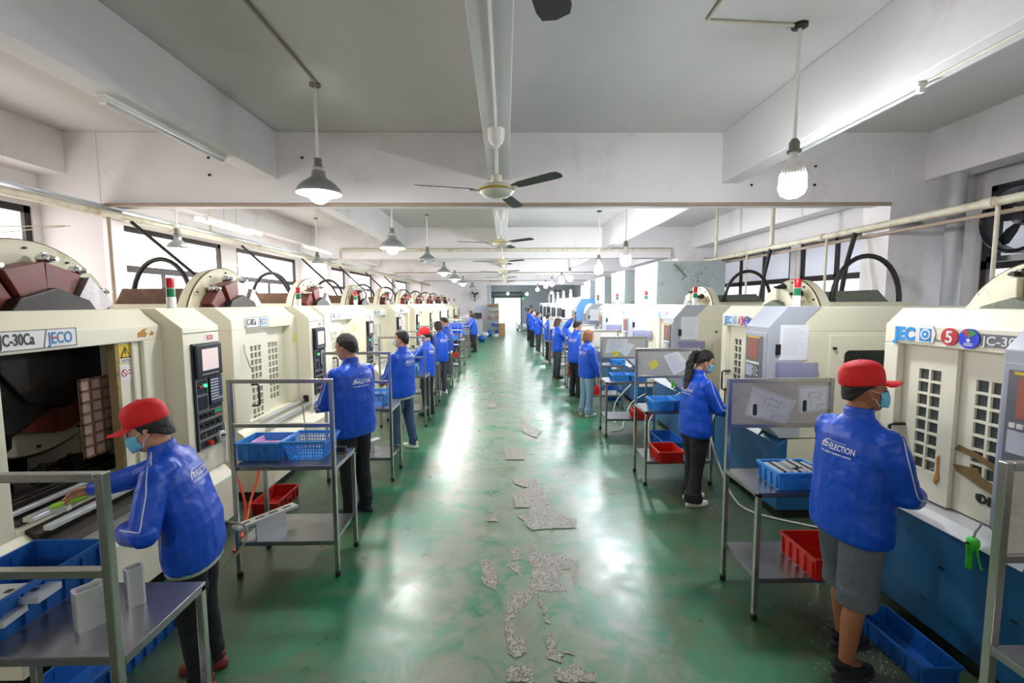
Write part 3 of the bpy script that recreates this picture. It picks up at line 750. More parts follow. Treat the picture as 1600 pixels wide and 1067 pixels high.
    MB().prism(pts, x+.012, x+.016, 'x').build('side_window', mat('dark_oily_glass', '#1d2420', .2, dirt='#3c4434', dirt_amt=.4, ds=8), sd)
    MB().cyl((x+.01, .42, 1.66), (x+.035, .42, 1.66), .014, 10).build('side_latch', dark_metal, sd)
    tool_cover(root, .48, .56, 1.83, .51, dict(ring=cream_d, hub=chip_m, tool=dark_metal, bright=(), holders=(95, 55)))
    mb = MB().prism([(.72, 2.04), (.70, 2.20), (1.38, 2.22), (1.52, 2.08), (1.52, 2.04)], .12, .64)
    mb.build('coolant_hood', chip_m, root, bevel=.01)
    MB().box(.05, .70, .62, 1.75, 2.04, 2.09).build('hood_flange', cream_d, root)
    arch_hose(root, .66, .86, 1.60, 2.08, 2.58)
    tower_lamp(root, W+.14, .20, 2.05)
    return root

ORD = ['first', 'second', 'third', 'fourth', 'fifth', 'sixth', 'seventh', 'eighth', 'ninth', 'tenth']
g = 'cream machining centres with black control panels'
m0 = left_machine(True, '820')
m0.location = (-2.82, 2.30, 0); m0.rotation_euler = (0, 0, R(90))
tag(m0, 'cream machining centre with its door slid open on a dark chamber, number plate 820', 'machine', g)
m1 = left_machine(False)
for k in range(1, 10):
    o = m1 if k == 1 else copy_tree(m1)
    o.location = (-2.82, 2.30+2.42*k, 0); o.rotation_euler = (0, 0, R(90))
    tag(o, ('cream machining centre with black control panel and closed doors, %s after the open numbered machine' % ORD[k-1]) if k < 9 else 'last cream machining centre of the black-panel row, by the white end wall with a fan', 'machine', g)
    if k == 1:
        t = MB().box(1.34, 1.40, -.006, -.001, 1.58, 1.70).build('yellow_note', yellow_p, o)
g = 'cream machining centres with grey control cabinets'
r0 = right_machine(True); r1 = right_machine(False)
for k in range(6):
    o = r0 if k == 0 else r1 if k == 1 else copy_tree(r1)
    o.location = (2.65, 1.80+2.4*k+1.33, 0); o.rotation_euler = (0, 0, R(-90))
    if k >= 3:
        for c in list(o.children):
            if c.name.split('.')[0] in ('magazine_cover', 'tool_magazine', 'magazine_hub', 'tool_holder', 'coolant_hood', 'hood_flange', 'arch_hose', 'hose_clamp'):
                for q in list(c.children): bpy.data.objects.remove(q)
                bpy.data.objects.remove(c)
    tag(o, ['cream and blue machining centre with taped vents behind the man in grey shorts',
            'cream and blue machining centre with grey cabinet, behind the woman with the long ponytail',
            'third cream and blue machining centre with grey cabinet, before the tall galvanised boxes',
            'cream and blue machining centre under the first tall galvanised box',
            'cream and blue machining centre under the second galvanised box',
            'cream and blue machining centre beside the one with a blue side panel'][k], 'machine', g)
# blue and white machine, then white machines with dark doors
mb = MB(); rm = empty('machining_centre', 'white machining centre with a light blue chamfered side panel', 'machine', (2.62, 18.1, 0), R(-90))
mb.prism([(0, .1), (0, 1.95), (.14, 2.2), (1.9, 2.2), (1.9, .1)], 0, 1.0).build('machine_body', white_mach, rm, bevel=.01)
MB().prism([(-.02, .1), (-.02, 1.95), (.14, 2.22), (1.9, 2.22), (1.9, .1)], 1.0, 1.5).build('side_panel', blue_light, rm, bevel=.01)
MB().box(.02, 1.48, .05, 1.8, 0, .1).build('plinth', dark_in, rm)
MB().box(.25, .75, -.02, 0, .9, 1.8).build('door', glass_d, rm)
MB().box(1.1, 1.4, -.05, -.02, 1.0, 1.75).build('control_panel', black_p, rm)
MB().cyl((.2, .4, 2.2), (.2, .4, 2.75), .05, 10).build('mast', white_mach, rm)
def white_machine():
    r = empty('machining_centre')
    mb = MB().prism([(0, .1), (0, 2.0), (.06, 2.06), (1.9, 2.06), (1.9, .1)], 0, 1.75); mb.build('machine_body', white_mach, r, bevel=.02)
    MB().box(0, 1.75, .05, 1.8, 0, .1).build('plinth', dark_in, r)
    d = MB().box(.18, .98, -.025, 0, .75, 1.85).build('door', glass_d, r, bevel=.01)
    MB().box(1.748, 1.756, .04, .30, .85, 1.88).build('end_window', black_p, r)
    MB().tube([(.9, -.02, 1.15), (.9, -.08, 1.15), (.9, -.08, 1.45), (.9, -.02, 1.45)], .012, 6).build('door_handle', alu, d)
    c = MB().box(1.25, 1.62, -.28, 0, .95, 1.9).build('control_cabinet', white_mach, r, bevel=.01)
    MB().box(1.28, 1.59, -.29, -.28, 1.45, 1.8).build('screen', black_p, c)
    MB().lathe([(.07, 0), (.07, .42), (.05, .46), (.05, .62), (0, .62)], (.55, .5, 2.05), 14).build('spindle_motor', white_mach, r, smooth=40)
    MB().lathe([(.30, 0), (.34, .05), (.34, .16), (.28, .26), (.10, .30), (0, .30)], (1.15, .8, 2.05), 20).build('magazine_dome', mat('grey_dome', '#c9cac8', .4), r, smooth=50)
    return r
wm = white_machine()
for k in range(5):
    o = wm if k == 0 else copy_tree(wm)
    o.location = (2.30, 20.9+2.5*k, 0); o.rotation_euler = (0, 0, R(-72))
    tag(o, ['white machining centre with dark door, next to the blue and white machine', 'second white machining centre with dark door beyond the blue and white one', 'third white machining centre with dark door beyond the blue and white one', 'white machining centre with dark door, last but one before the grey room', 'white machining centre with dark door at the edge of the grey room'][k], 'machine', 'white machining centres with dark doors')
# tall galvanised boxes standing on the machine tops
for k, (y0, y1, z1) in enumerate([(9.32, 10.88, 2.92), (11.85, 13.3, 2.92), (14.25, 15.7, 2.90), (16.7, 18.0, 2.88)]):
    b = MB(); b.box(3.10, 4.5, y0, y1, 2.052 if k < 3 else 2.222, z1)
    o = b.build('galvanised_box', galv, bevel=.006)
    for yy in (y0+.002, y1-.02): MB().box(3.09, 3.10, yy, yy+.018, 2.06 if k < 3 else 2.23, z1).build('corner_strip', alu, o)
    tag(o, ['tall galvanised metal box with dark mould stains, the one next to the pillar hoses', 'tall galvanised metal box just beyond the stained one', 'third tall galvanised metal box on the machine tops', 'last tall galvanised metal box, on the blue and white machine'][k], 'box', 'tall galvanised boxes on the machine tops')
mb = MB()
rr = random.Random(3)
for k in range(60):
    a, c = rr.gauss(3.95, .16), rr.gauss(2.55, .15)
    if 3.2 < a < 4.45 and 2.1 < c < 2.88: mb.box(a-.008*rr.random()-.004, a+.006, 9.316, 9.3195, c-.012*rr.random()-.003, c+.006)
for (a, c, e, f_) in ((3.42, 2.86, 3.66, 2.62), (3.46, 2.86, 3.70, 2.60), (3.66, 2.62, 3.60, 2.54)):
    mb.prism([(a, c), (a+.02, c), (e+.02, f_), (e, f_)], 9.316, 9.3195, 'y')
bx = [o for o in COL.objects if o.name == 'galvanised_box'][0]
mb.build('mould_stain', mat('mould', '#474a42', .9), bx)
# ---------------------------------------------------------------- steel carts, bins, papers
def cart(panel=False, fixture=None):
    """outer end at +x; upright frame at y=0, table reaches to +y"""
    r = empty('steel_cart'); w, d, t = .78, .43, .03
    h = .39
    for sx_ in (-1, 1):
        for y in (0, d):
            top = 1.54 if y == 0 else .86
            x = sx_*(h-t/2)
            lg = MB().box(x-t/2, x+t/2, y-t/2, y+t/2, .03, top).build('leg', steel, r, bevel=.003)
            MB().lathe([(.017, 0), (.021, .004), (.021, .04)], (x, y, 0), 12).build('rubber_foot', rubber, lg)
    MB().box(-h+t, h-t, -t/2, t/2, 1.51, 1.54).build('top_rail', steel, r, bevel=.003)
    MB().box(-h+t, h-t, -t/2, t/2, 1.175, 1.205).build('middle_rail', steel, r, bevel=.003)
    for nm, z in (('table_top', .87), ('lower_shelf', .29)):
        mb = MB(); a, b_ = (-h, h) if nm == 'table_top' else (-h+t*.9, h-t*.9)
        y0, y1 = (t/2, d+t/2) if nm == 'table_top' else (-t/2, d+t/2)
        mb.box(a, b_, y0, y1, z-.006, z); mb.box(a, b_, y0, y0+.003, z-.034, z-.005); mb.box(a, b_, y1-.003, y1, z-.034, z-.005); mb.box(a, a+.003, y0, y1, z-.034, z-.005); mb.box(b_-.003, b_, y0, y1, z-.034, z-.005)
        mb.build(nm, steel_top, r, bevel=.0015)
    if panel:
        MB().box(-h+t, h-t, -.004, .0, 1.205, 1.51).build('back_panel', mat('scuffed_steel_sheet', '#cccac3', .42, .35, var=.12, vs=4, dirt='#a9a69c', dirt_amt=.4, ds=4), r)
    return r
cl = cart(False); cr = cart(True)
LCARTS = [(-1.34, 1.50), (-1.29, 3.37), (-1.33, 5.24), (-1.35, 7.60), (-1.40, 9.13), (-1.35, 11.14), (-1.36, 13.2), (-1.38, 15.1), (-1.40, 17.5), (-1.42, 20.4)]
LLAB = ['stainless steel cart with a long blue bin, in front of the open machine', 'steel cart holding a blue bin and a perforated blue basket', 'stainless steel cart behind the man in black trousers, small blue basket on it', 'stainless steel cart with a cyan bin, behind the man in blue jeans',
        'stainless steel cart next to the woman in red cap', 'stainless steel cart beside the short-haired person in charcoal trousers', 'stainless steel cart beyond the short-haired worker, sixth after the open machine', 'steel cart at which a masked worker faces back up the aisle', 'stainless steel cart between the last two workers of the black-panel row', 'last stainless steel cart before the grey cabinet and shelves']
for k, (x, y) in enumerate(LCARTS):
    o = cl if k == 0 else copy_tree(cl)
    o.location = (x-.39, y, 0); tag(o, LLAB[k], 'cart', 'open-frame stainless carts')
RCARTS = [(1.73, 1.52), (1.62, 3.26), (1.575, 5.47), (1.545, 7.37), (1.52, 9.2), (1.50, 11.45), (1.49, 13.5), (1.48, 15.45), (1.46, 18.0)]
RLAB = ['steel cart showing only a post and rails, by the green air gun', 'steel cart with two taped drawings, beside the man in grey shorts', 'steel cart with a yellow note and tilted white sheet on its panel, red bin below', 'steel cart with overlapping papers on its panel, beside the woman in pale jeans', 'steel cart behind the bob-haired woman, small label on its panel',
        'steel cart beside the woman with reddish hair in charcoal trousers', 'steel cart with plain panel, second beyond the raised-arm worker', 'steel cart with plain panel by the blue and white machine', 'last steel cart with plain panel, near the white machines']
for k, (x, y) in enumerate(RCARTS):
    o = cr if k == 0 else copy_tree(cr)
    o.location = (x+.39, y, 0); o.rotation_euler = (0, 0, PI); tag(o, RLAB[k], 'cart', 'stainless carts with sheet panels')

def bin_(m, w=.34, d=.25, h=.14, handle=True):
    """stacking bin: tapered shell with floor, rim flange and ribs"""
    mb = MB(); t = .004; tp = .012
    def ringz(ww, dd, z): return [(-ww/2, -dd/2, z), (ww/2, -dd/2, z), (ww/2, dd/2, z), (-ww/2, dd/2, z)]
    rings = [ringz(w-2*tp, d-2*tp, 0), ringz(w-.01, d-.01, h-.02), ringz(w+.012, d+.012, h-.02), ringz(w+.012, d+.012, h), ringz(w-.012, d-.012, h), ringz(w-2*tp-2*t, d-2*tp-2*t, t*1.5)]
    mb.loft(rings)
    nx = max(2, int(w/.085)); ny = max(2, int(d/.085))
    for i in range(nx+1):
        x = -w/2+.03+(w-.06)*i/nx
        for s_ in (-1, 1): mb.prism([(s_*(d/2-tp), .004), (s_*(d/2+.004), .004+.01), (s_*(d/2+.004), h-.02), (s_*(d/2-tp), h-.02)], x-.003, x+.003)
    for i in range(ny+1):
        y = -d/2+.03+(d-.06)*i/ny
        for s_ in (-1, 1): mb.prism([(s_*(w/2-tp), .004), (s_*(w/2+.004), .014), (s_*(w/2+.004), h-.02), (s_*(w/2-tp), h-.02)], y-.003, y+.003, 'y')
    for s_ in (-1, 1): mb.cbox((0, s_*(d/2+.001), h-.045), (.10, .012, .030))
    return mb
def put_bin(m, x, y, z, rz, label, w=.34, d=.25, h=.14, name='storage_bin', group='blue storage bins'):
    o = bin_(m, w, d, h).build(name, m, None, (x, y, z+.0005), bevel=0); o.rotation_euler = (0, 0, R(rz)); return tag(o, label, 'bin', group)
T1, S1 = .87, .29
put_bin(blue_bin_d, -1.995, 1.79, T1, 90, 'long blue bin on the cart before the open machine, metal plates leaning in it', .46, .31, .16)
put_bin(blue_bin, -1.945, 3.645, T1, 0, 'blue bin with a pink tray inside, beside the perforated basket', .34, .30, .145)
put_bin(blue_bin, 1.93, 2.97, T1, 0, 'blue bin filled with rows of silver pins beside the man in grey shorts', .32, .26, .12)
put_bin(blue_bin, 1.785, 5.15, T1, 0, 'blue bin on the cart with the yellow note, aisle side', .25, .26, .12)
put_bin(blue_bin, 2.055, 5.17, T1, 0, 'blue bin of small parts behind the ponytail woman\'s back', .24, .26, .12)
put_bin(blue_bin, 1.78, 7.05, T1, 0, 'blue bin on the cart beside the woman in pale jeans, aisle side', .25, .26, .11)
put_bin(blue_bin, 2.06, 7.07, T1, 0, 'blue bin on the cart with overlapping papers, machine side', .24, .26, .10)
put_bin(blue_bin, 2.22, 8.95, T1, 0, 'blue bin on the cart behind the bob-haired woman', .26, .26, .11)
put_bin(blue_bin, 1.78, 11.2, T1, 0, 'blue bin on the cart beside the reddish-haired woman', .28, .26, .12)
put_bin(blue_bin, 1.85, 13.2, T1, 0, 'blue bin on the first cart past the reddish-haired woman', .30, .26, .12)
put_bin(blue_bin, 1.80, 15.2, T1, 0, 'blue bin on the cart by the blue and white machine', .30, .26, .12)
put_bin(cyan_bin, -1.72, 7.86, T1, 0, 'cyan bin on the cart behind the man in jeans', .34, .28, .15)
put_bin(blue_bin, -1.88, 9.38, T1, 0, 'blue bin on the cart next to the woman in red cap', .30, .26, .12)
put_bin(blue_bin, -1.80, 11.4, T1, 0, 'blue bin by the short-haired worker in charcoal trousers', .30, .26, .12)
put_bin(blue_bin, -1.78, 15.35, T1, 0, 'blue bin in front of the worker facing back up the aisle', .34, .26, .12)
put_bin(blue_bin, -1.75, 17.75, T1, 0, 'blue bin on the second-to-last open cart', .34, .26, .12)
g = 'red storage bins'
put_bin(red_bin_d, -2.40, 4.62, 0, 90, 'dark red bin on the floor under the black-panel machine, behind a cart', .48, .26, .13, group=g)
put_bin(red_bin, 2.14, 2.96, S1, 0, 'red bin on the lower shelf beside the man in grey shorts', .30, .38, .15, group=g)
put_bin(red_bin, 1.855, 5.13, S1, 0, 'red bin on the lower shelf below the yellow note cart', .28, .36, .13, group=g)
put_bin(red_bin, 2.11, 7.0, S1, 0, 'red bin on the lower shelf between ponytail woman and pale jeans woman', .26, .30, .13, group=g)
put_bin(red_bin, 1.72, 8.93, S1, 0, 'red bin on the lower shelf behind the woman in pale jeans', .26, .34, .13, group=g)
put_bin(red_bin, 1.67, 11.2, S1, 0, 'red bin on the lower shelf of the raised-arm worker\'s cart', .22, .34, .14, group=g)
put_bin(red_bin, 1.67, 11.2, S1+.141, 0, 'red bin stacked on another red bin near the raised-arm worker', .22, .34, .14, group=g)
put_bin(red_bin, 1.72, 15.2, S1, 0, 'small red bin on the lower shelf near the blue and white machine', .3, .3, .14, group=g)
put_bin(red_bin, -1.72, 15.3, S1, 0, 'red bin low on the cart where the worker faces back', .22, .3, .12, group=g)
g = 'dark blue bins on the floor'
put_bin(blue_bin_d, 2.36, 6.5, 0, 90, 'dark blue bin lying on the floor behind the red bin cart', .60, .32, .14, group=g)
put_bin(blue_bin_d, 2.36, 2.52, 0, 90, 'dark blue bin on the floor against the blue machine base, by the man\'s shoes', .50, .22, .12, group=g)
put_bin(blue_bin_d, 2.34, 9.85, 0, 90, 'dark blue bin on the floor beyond the woman in pale jeans', .60, .34, .22, group=g)
put_bin(blue_bin_d, -2.30, 2.45, 0, 90, 'dark blue bin on the floor under the open machine, past the front cart', .80, .30, .15, group=g)
# perforated basket
def basket():
    mb = MB(); w0, d0, w1, d1, h = .26, .24, .34, .32, .15
    mb.box(-w0/2, w0/2, -d0/2, d0/2, 0, .004)
    def P(u, side, v):
        w_, d_ = w0+(w1-w0)*v, d0+(d1-d0)*v; z = h*v
        return {0: (-w_/2+w_*u, -d_/2, z), 1: (w_/2, -d_/2+d_*u, z), 2: (w_/2-w_*u, d_/2, z), 3: (-w_/2, d_/2-d_*u, z)}[side]
    for sd in range(4):
        for i in range(15): mb.tube([P(i/14, sd, 0), P(i/14, sd, 1)], .0035, 4)
        for v in (.0, .12, .3, .48, .66, .82, .92): mb.tube([P(0, sd, v), P(1, sd, v)], .0035 if v < .9 else .007, 4)
    c = [P(0, s_, 1) for s_ in range(4)]
    mb.tube(c+[c[0]], .009, 6)
    return mb
o = basket().build('perforated_basket', blue_bin, None, (-1.585, 3.645, T1+.001), smooth=40)
tag(o, 'light blue perforated plastic basket on the second open cart', 'basket', 'perforated baskets')
o2 = o.copy(); COL.objects.link(o2); o2.location = (-1.62, 5.5, T1+.001); tag(o2, 'small blue perforated basket on the cart behind the man in black trousers', 'basket', 'perforated baskets')
o = MB().loft([[(-.10, -.09, 0), (.10, -.09, 0), (.10, .09, 0), (-.10, .09, 0)], [(-.12, -.11, .05), (.12, -.11, .05), (.12, .11, .05), (-.12, .11, .05)], [(-.11, -.10, .05), (.11, -.10, .05), (.11, .10, .05), (-.11, .10, .05)], [(-.095, -.085, .006), (.095, -.085, .006), (.095, .085, .006), (-.095, .085, .006)]]).build('plastic_tray', pink_p, None, (-1.93, 3.70, T1+.075))
tag(o, 'pale pink plastic tray lying in the blue bin beside the basket', 'tray')
o = MB().box(-.14, .14, -.12, .12, 0, .066).build('parts_tray', blue_bin_d, None, (-1.93, 3.70, T1+.008)); tag(o, 'dark blue tray under the pink tray', 'tray')

# silver pins in rows
def pin():
    mb = MB(); mb.cyl((-.045, 0, 0), (.045, 0, 0), .0095, 10); mb.cyl((-.06, 0, 0), (.06, 0, 0), .005, 8)
    p = MB().cyl((-.045, 0, 0), (.045, 0, 0), .0095, 12).build('silver_pin', alu, None, smooth=50)
    q = MB().cyl((-.012, 0, 0), (.012, 0, 0), .0102, 12).build('dark_groove', lblack, p)
    return p
p0 = pin(); first = True
for lay in range(2):
    for i in range(3 if lay == 0 else 1):
        for j in range(9 if lay == 0 else 6):
            o = p0 if first else copy_tree(p0); first = False
            x = 1.83+i*.098 if lay == 0 else 1.935
            y = 2.885+j*.021
            if lay: y = 2.93+j*.021
            o.location = (x, y, T1+.108+lay*.019); o.rotation_euler = (0, 0, R(6 if lay == 0 else 14))
            tag(o, 'small silver pin with a dark groove, laid in rows in a blue bin', 'metal part', 'silver pins in the blue bin')
o = MB().box(-.14, .14, -.11, .11, 0, .090).build('pin_box_insert', blue_bin_d, None, (1.93, 2.97, T1+.008)); tag(o, 'blue insert under the rows of silver pins', 'tray')
# aluminium blocks and profiles
def profile_block(label, x, y, z, rz, w=.09, d=.055, h=.16, hollow=True):
    mb = MB(); 
    pts = []
    for cx, cy, a0 in ((w/2-.012, d/2-.012, 0), (-w/2+.012, d/2-.012, 90), (-w/2+.012, -d/2+.012, 180), (w/2-.012, -d/2+.012, 270)):
        for k in range(4): a = R(a0+30*k); pts.append((cx+.012*math.cos(a), cy+.012*math.sin(a)))
    n = len(pts); sc_ = .82
    mb.loft([[(p[0], p[1], 0) for p in pts], [(p[0], p[1], h) for p in pts], [(p[0]*sc_, p[1]*sc_, h) for p in pts], [(p[0]*sc_, p[1]*sc_, h-.02) for p in pts]])
    for k in range(5): mb.box(w/2, w/2+.0012, -d/2+.012+k*.007, -d/2+.015+k*.007, 0, h)
    o = mb.build('aluminium_profile', alu, None, (x, y, z), smooth=30, rot=(0, 0, R(rz))); return tag(o, label, 'metal part', 'upright aluminium profiles')
profile_block('upright aluminium profile on the front cart, the one away from the post', -1.60, 1.68, T1, 55, .10, .06, .155)
profile_block('upright aluminium profile on the front cart, partly hidden by the post', -1.53, 1.80, T1, 55, .06, .05, .16)
for k, (x, y, z, rz) in enumerate([(-1.93, 1.70, T1+.10, 4), (-1.97, 1.60, T1+.068, 8)]):
    mb = MB().box(-.15, .15, -.05, .05, 0, .026); mb.use(dark_metal)
    for j in range(3): mb.box(-.10+j*.09, -.075+j*.09, -.012, .012, .026, .0268)
    mb.ml[0] = dark_metal if not mb.ml else mb.ml[0]
    mb2 = MB(); mb2.use(alu).box(-.15, .15, -.05, .05, 0, .026); mb2.use(lblack)
    for j in range(3): mb2.box(-.10+j*.09, -.075+j*.09, -.012, .012, .0262, .0268)
    o = mb2.build('slotted_plate', None, None, (x, y, z), rot=(0, 0, R(rz))); tag(o, ['slotted aluminium plate lying across the long blue bin, upper', 'slotted aluminium plate in the long blue bin, lower'][k], 'metal part', 'slotted aluminium plates')
for k, (x, y, lab) in enumerate([(-1.91, 3.52, 'T-shaped aluminium rail standing on the lower shelf of the basket cart'), (-1.72, 5.38, 'T-shaped aluminium rail on the lower shelf behind the man in black trousers')]):
    mb = MB(); mb.box(-.045, .045, -.24, .24, .115, .135); mb.box(.015, .030, -.10, .14, 0, .115); mb.box(-.045, -.033, -.17, .02, .05, .115)
    mb.use(lblack)
    if k == 0:
        mb.ml = [alu, lblack]; mb.m = [0]*len(mb.m); mb.cur = 1
        for j in range(4): mb.box(-.012, .012, -.20+j*.11, -.13+j*.11, .1352, .1358)
    else: mb.ml = [alu]
    o = mb.build('t_rail', None, None, (x, y, S1), rot=(0, 0, R(-34))); tag(o, lab, 'metal part', 'T-shaped aluminium rails')
mb = MB().box(-.035, .035, -.02, .02, 0, .05).box(-.035, .035, -.045, .045, 0, .012); o = mb.build('fixture_block', dark_metal, None, (-1.36, 3.70, T1), bevel=.003); tag(o, 'small grey fixture block at the table corner of the basket cart', 'metal part')
for k in range(3):
    mb = MB().box(-.20, .20, -.028, .028, 0, .03); o = mb.build('aluminium_bar', alu, None, (-1.72, 1.60+k*.075, S1), rot=(0, 0, R(5)), bevel=.003); tag(o, 'loose aluminium bar on the lower shelf of the front cart', 'metal part', 'aluminium bars on the front cart shelf')
# vises on the carts in front of the grey-cabinet machines
for k, (x, y, lab) in enumerate([(2.14, 7.25, 'dark hand tool with chrome knob on the cart beside pale jeans'), (2.24, 5.18, 'dark toggle clamp at the panel end of the yellow note cart')]):
    r_ = empty('toggle_clamp', lab, 'tool', (x, y, T1), R(-20))
    MB().box(-.05, .05, -.02, .02, 0, .02).build('base', dark_metal, r_, bevel=.003)
    MB().cyl((-.05, 0, .04), (.09, 0, .07), .012, 10).build('lever', dark_metal, r_, smooth=40)
    MB().ball((.10, 0, .072), .018, 10).build('knob', chrome, r_, smooth=60)
    MB().box(-.01, .01, -.015, .015, .015, .055).build('post', dark_metal, r_)

# papers
def sheet(name, pts, lab, m=paper, draw='drawing', cat='paper', group=None, y=None, x=None):
    """pts: corners tl,tr,br,bl in the sheet's plane (x,z) for panel at y, or (y,z) when x given"""
    mb = MB()
    if y is not None: mb.prism(pts, y-.0016, y-.0004, 'y')
    o = mb.build(name, m); tag(o, lab, cat, group)
    tl, tr, br, bl = [Vector(p) for p in pts]
    def P(u, v): a = tl.lerp(tr, u); b_ = bl.lerp(br, u); return a.lerp(b_, v)
    if draw:
        mb = MB(); y1, y0 = y-.0017, y-.0023
        def line(u0, v0, u1, v1, t=.0011):
            a, b_ = P(u0, v0), P(u1, v1); d = (b_-a); n = Vector((-d.y, d.x)).normalized()*t
            mb.prism([tuple(a-n), tuple(b_-n), tuple(b_+n), tuple(a+n)], y0, y1, 'y')
        rr = random.Random(len(lab))
        if draw == 'drawing':
            for q in ((.04, .05, .96, .05), (.96, .05, .96, .95), (.96, .95, .04, .95), (.04, .95, .04, .05)): line(*q)
            for k in range(16):
                u, v = rr.uniform(.3, .85), rr.uniform(.12, .7); 
                if k % 2: line(u, v, u+rr.uniform(.03, .12), v, .0008)
                else: line(u, v, u, v+rr.uniform(.03, .14), .0008)
            for q in ((.35, .25, .7, .25), (.35, .25, .35, .45), (.35, .45, .7, .45), (.7, .25, .7, .45), (.60, .75, .95, .75), (.60, .75, .60, .95), (.60, .85, .95, .85)): line(*q)
            mb.use(ink); mb.ml = [ink, ink_d]; mb.m = [0]*len(mb.m); mb.cur = 1
            c = P(.19, .76); pp = []
            for k in range(16):
                a = 2*PI*k/16; pp.append((c.x+.016*math.cos(a), c.y+(.028 if math.sin(a) > 0 else -.028)+.016*math.sin(a)))
            mb.prism(pp, y0-.0004, y1, 'y')
        else:
            for k in range(12):
                v = .12+.065*k
                line(.12, v, .12+rr.uniform(.5, .76), v, .0009)
            mb.use(ink)
        mb.build('printed_lines', None, o)
    return o
yP = 3.26-.0151+.019
g = 'papers on the cart panels'
sheet('drawing_sheet', [(1.807, 1.486), (2.128, 1.375), (2.061, 1.194), (1.755, 1.273)], 'large tilted technical drawing on the panel beside the man in grey shorts', y=3.26, group=g)
sheet('drawing_sheet', [(2.137, 1.479), (2.37, 1.482), (2.37, 1.306), (2.156, 1.284)], 'second technical drawing on the same panel, close behind the man\'s cap', y=3.26, group=g)
sheet('sticky_note', [(1.74, 1.353), (1.832, 1.399), (1.865, 1.329), (1.78, 1.274)], 'tilted yellow note on the panel of the red bin cart', yellow_p, None, group=g, y=5.47)
sheet('paper_sheet', [(1.917, 1.446), (2.095, 1.499), (2.257, 1.311), (2.048, 1.21)], 'tilted white sheet beside the yellow note, behind the ponytail woman', paper, 'text', group=g, y=5.47)
sheet('paper_sheet', [(1.66, 1.50), (2.0, 1.50), (1.98, 1.30), (1.63, 1.27)], 'wide white paper on the cart panel beside the woman in pale jeans', paper, 'text', group=g, y=7.37)
sheet('paper_sheet', [(1.80, 1.33), (2.02, 1.44), (2.10, 1.40), (1.98, 1.20)], 'second paper overlapping the wide one on the pale jeans woman\'s cart', paper, None, group=g, y=7.366)
sheet('sticky_note', [(1.74, 1.30), (1.86, 1.29), (1.84, 1.22), (1.77, 1.20)], 'yellow note under the papers on the pale jeans woman\'s cart', yellow_p, None, group=g, y=7.362)
sheet('paper_sheet', [(1.95, 1.45), (2.25, 1.45), (2.25, 1.30), (1.95, 1.30)], 'white label sheet with a heading on the cart behind the bob-haired woman', paper, 'text', group=g, y=9.2)
sheet('sticky_note', [(1.62, 1.36), (1.74, 1.40), (1.74, 1.30), (1.64, 1.28)], 'pale yellow note on the raised-arm worker\'s cart panel', yellow_p, None, group=g, y=11.45)
# instruction sheets and clear pockets on the machines' end walls
for k in range(1, 6):
    Yn = 1.80+2.4*k
    who = ['ponytail woman\'s machine', 'machine behind pale jeans', 'machine under the first galvanised box', 'machine under the second galvanised box', 'last cream grey-cabinet machine'][k-1]
    sheet('instruction_sheet', [(2.56, 1.88), (2.83, 1.88), (2.82, 1.55), (2.555, 1.55)], 'white printed sheet on the end wall of the '+who, paper, 'text', group='sheets on the machine end walls', y=Yn-.0045)
    mb = MB().box(2.53, 2.90, Yn-.05, Yn-.047, 1.38, 1.53).box(2.53, 2.90, Yn-.05, Yn-.004, 1.38, 1.385).box(2.53, 2.533, Yn-.05, Yn-.004, 1.38, 1.53).box(2.897, 2.90, Yn-.05, Yn-.004, 1.38, 1.53)
    o = mb.build('document_pocket', holder_m); tag(o, 'clear lilac document pocket under the sheet on the '+who, 'holder', 'clear pockets on the machine end walls')

# green air gun with its hose, hanging on the ledge of the front machine
def air_gun(loc, rz, lab, cat='tool'):
    r_ = empty('air_gun', lab, cat, loc, R(rz))
    MB().loft([[(.016*math.cos(a)*s_+ox, .014*math.sin(a)*s_, z) for a in [2*PI*k/12 for k in range(12)]] for z, s_, ox in ((-.12, .9, .0), (-.11, 1.1, 0), (-.05, 1.0, 0), (-.02, 1.2, 0), (.0, 1.7, .008), (.03, 2.0, .012), (.055, 1.8, .012), (.065, .9, .012))]).build('body', lime, r_, smooth=60)
    MB().tube([(.012, 0, .06), (.02, 0, .10), (.04, 0, .14), (.05, 0, .17)], .006, 8).build('nozzle', alu, r_, smooth=60)
    MB().tube([(.035, 0, .02), (.04, 0, -.02), (.055, 0, -.07), (.07, 0, -.09)], .006, 6).build('trigger', lime, r_, smooth=60)
    MB().lathe([(.008, 0), (.008, .01)], (.012, -.032, .03), 10).build('pin', black_p, r_)
    return r_
air_gun((2.56, 2.37, .74), -90, 'lime green air gun hanging on the ledge of the taped machine')
air_gun((2.50, 6.72, .93), -90, 'lime green air gun hanging beyond the yellow note cart')
def hose(pts, r, m, lab, name='air_hose', g=None):
    P_ = []
    n = len(pts)
    for i in range(n-1):
        p0_, p1_, p2_, p3_ = [Vector(pts[max(0, min(n-1, j))]) for j in (i-1, i, i+1, i+2)]
        for t in range(8):
            u = t/8; P_.append(.5*((2*p1_)+(-p0_+p2_)*u+(2*p0_-5*p1_+4*p2_-p3_)*u*u+(-p0_+3*p1_-3*p2_+p3_)*u**3))
    P_.append(Vector(pts[-1]))
    o = MB().tube(P_, r, 8).build(name, m, None, smooth=60); return tag(o, lab, 'hose', g)
hose([(-2.56, 4.55, .60), (-2.50, 4.50, .40), (-2.48, 4.30, .20), (-2.40, 4.05, .06), (-2.3, 3.7, .02)], .011, orange_h, 'orange air hose dropping from the machine behind the basket cart', g='orange air hoses')
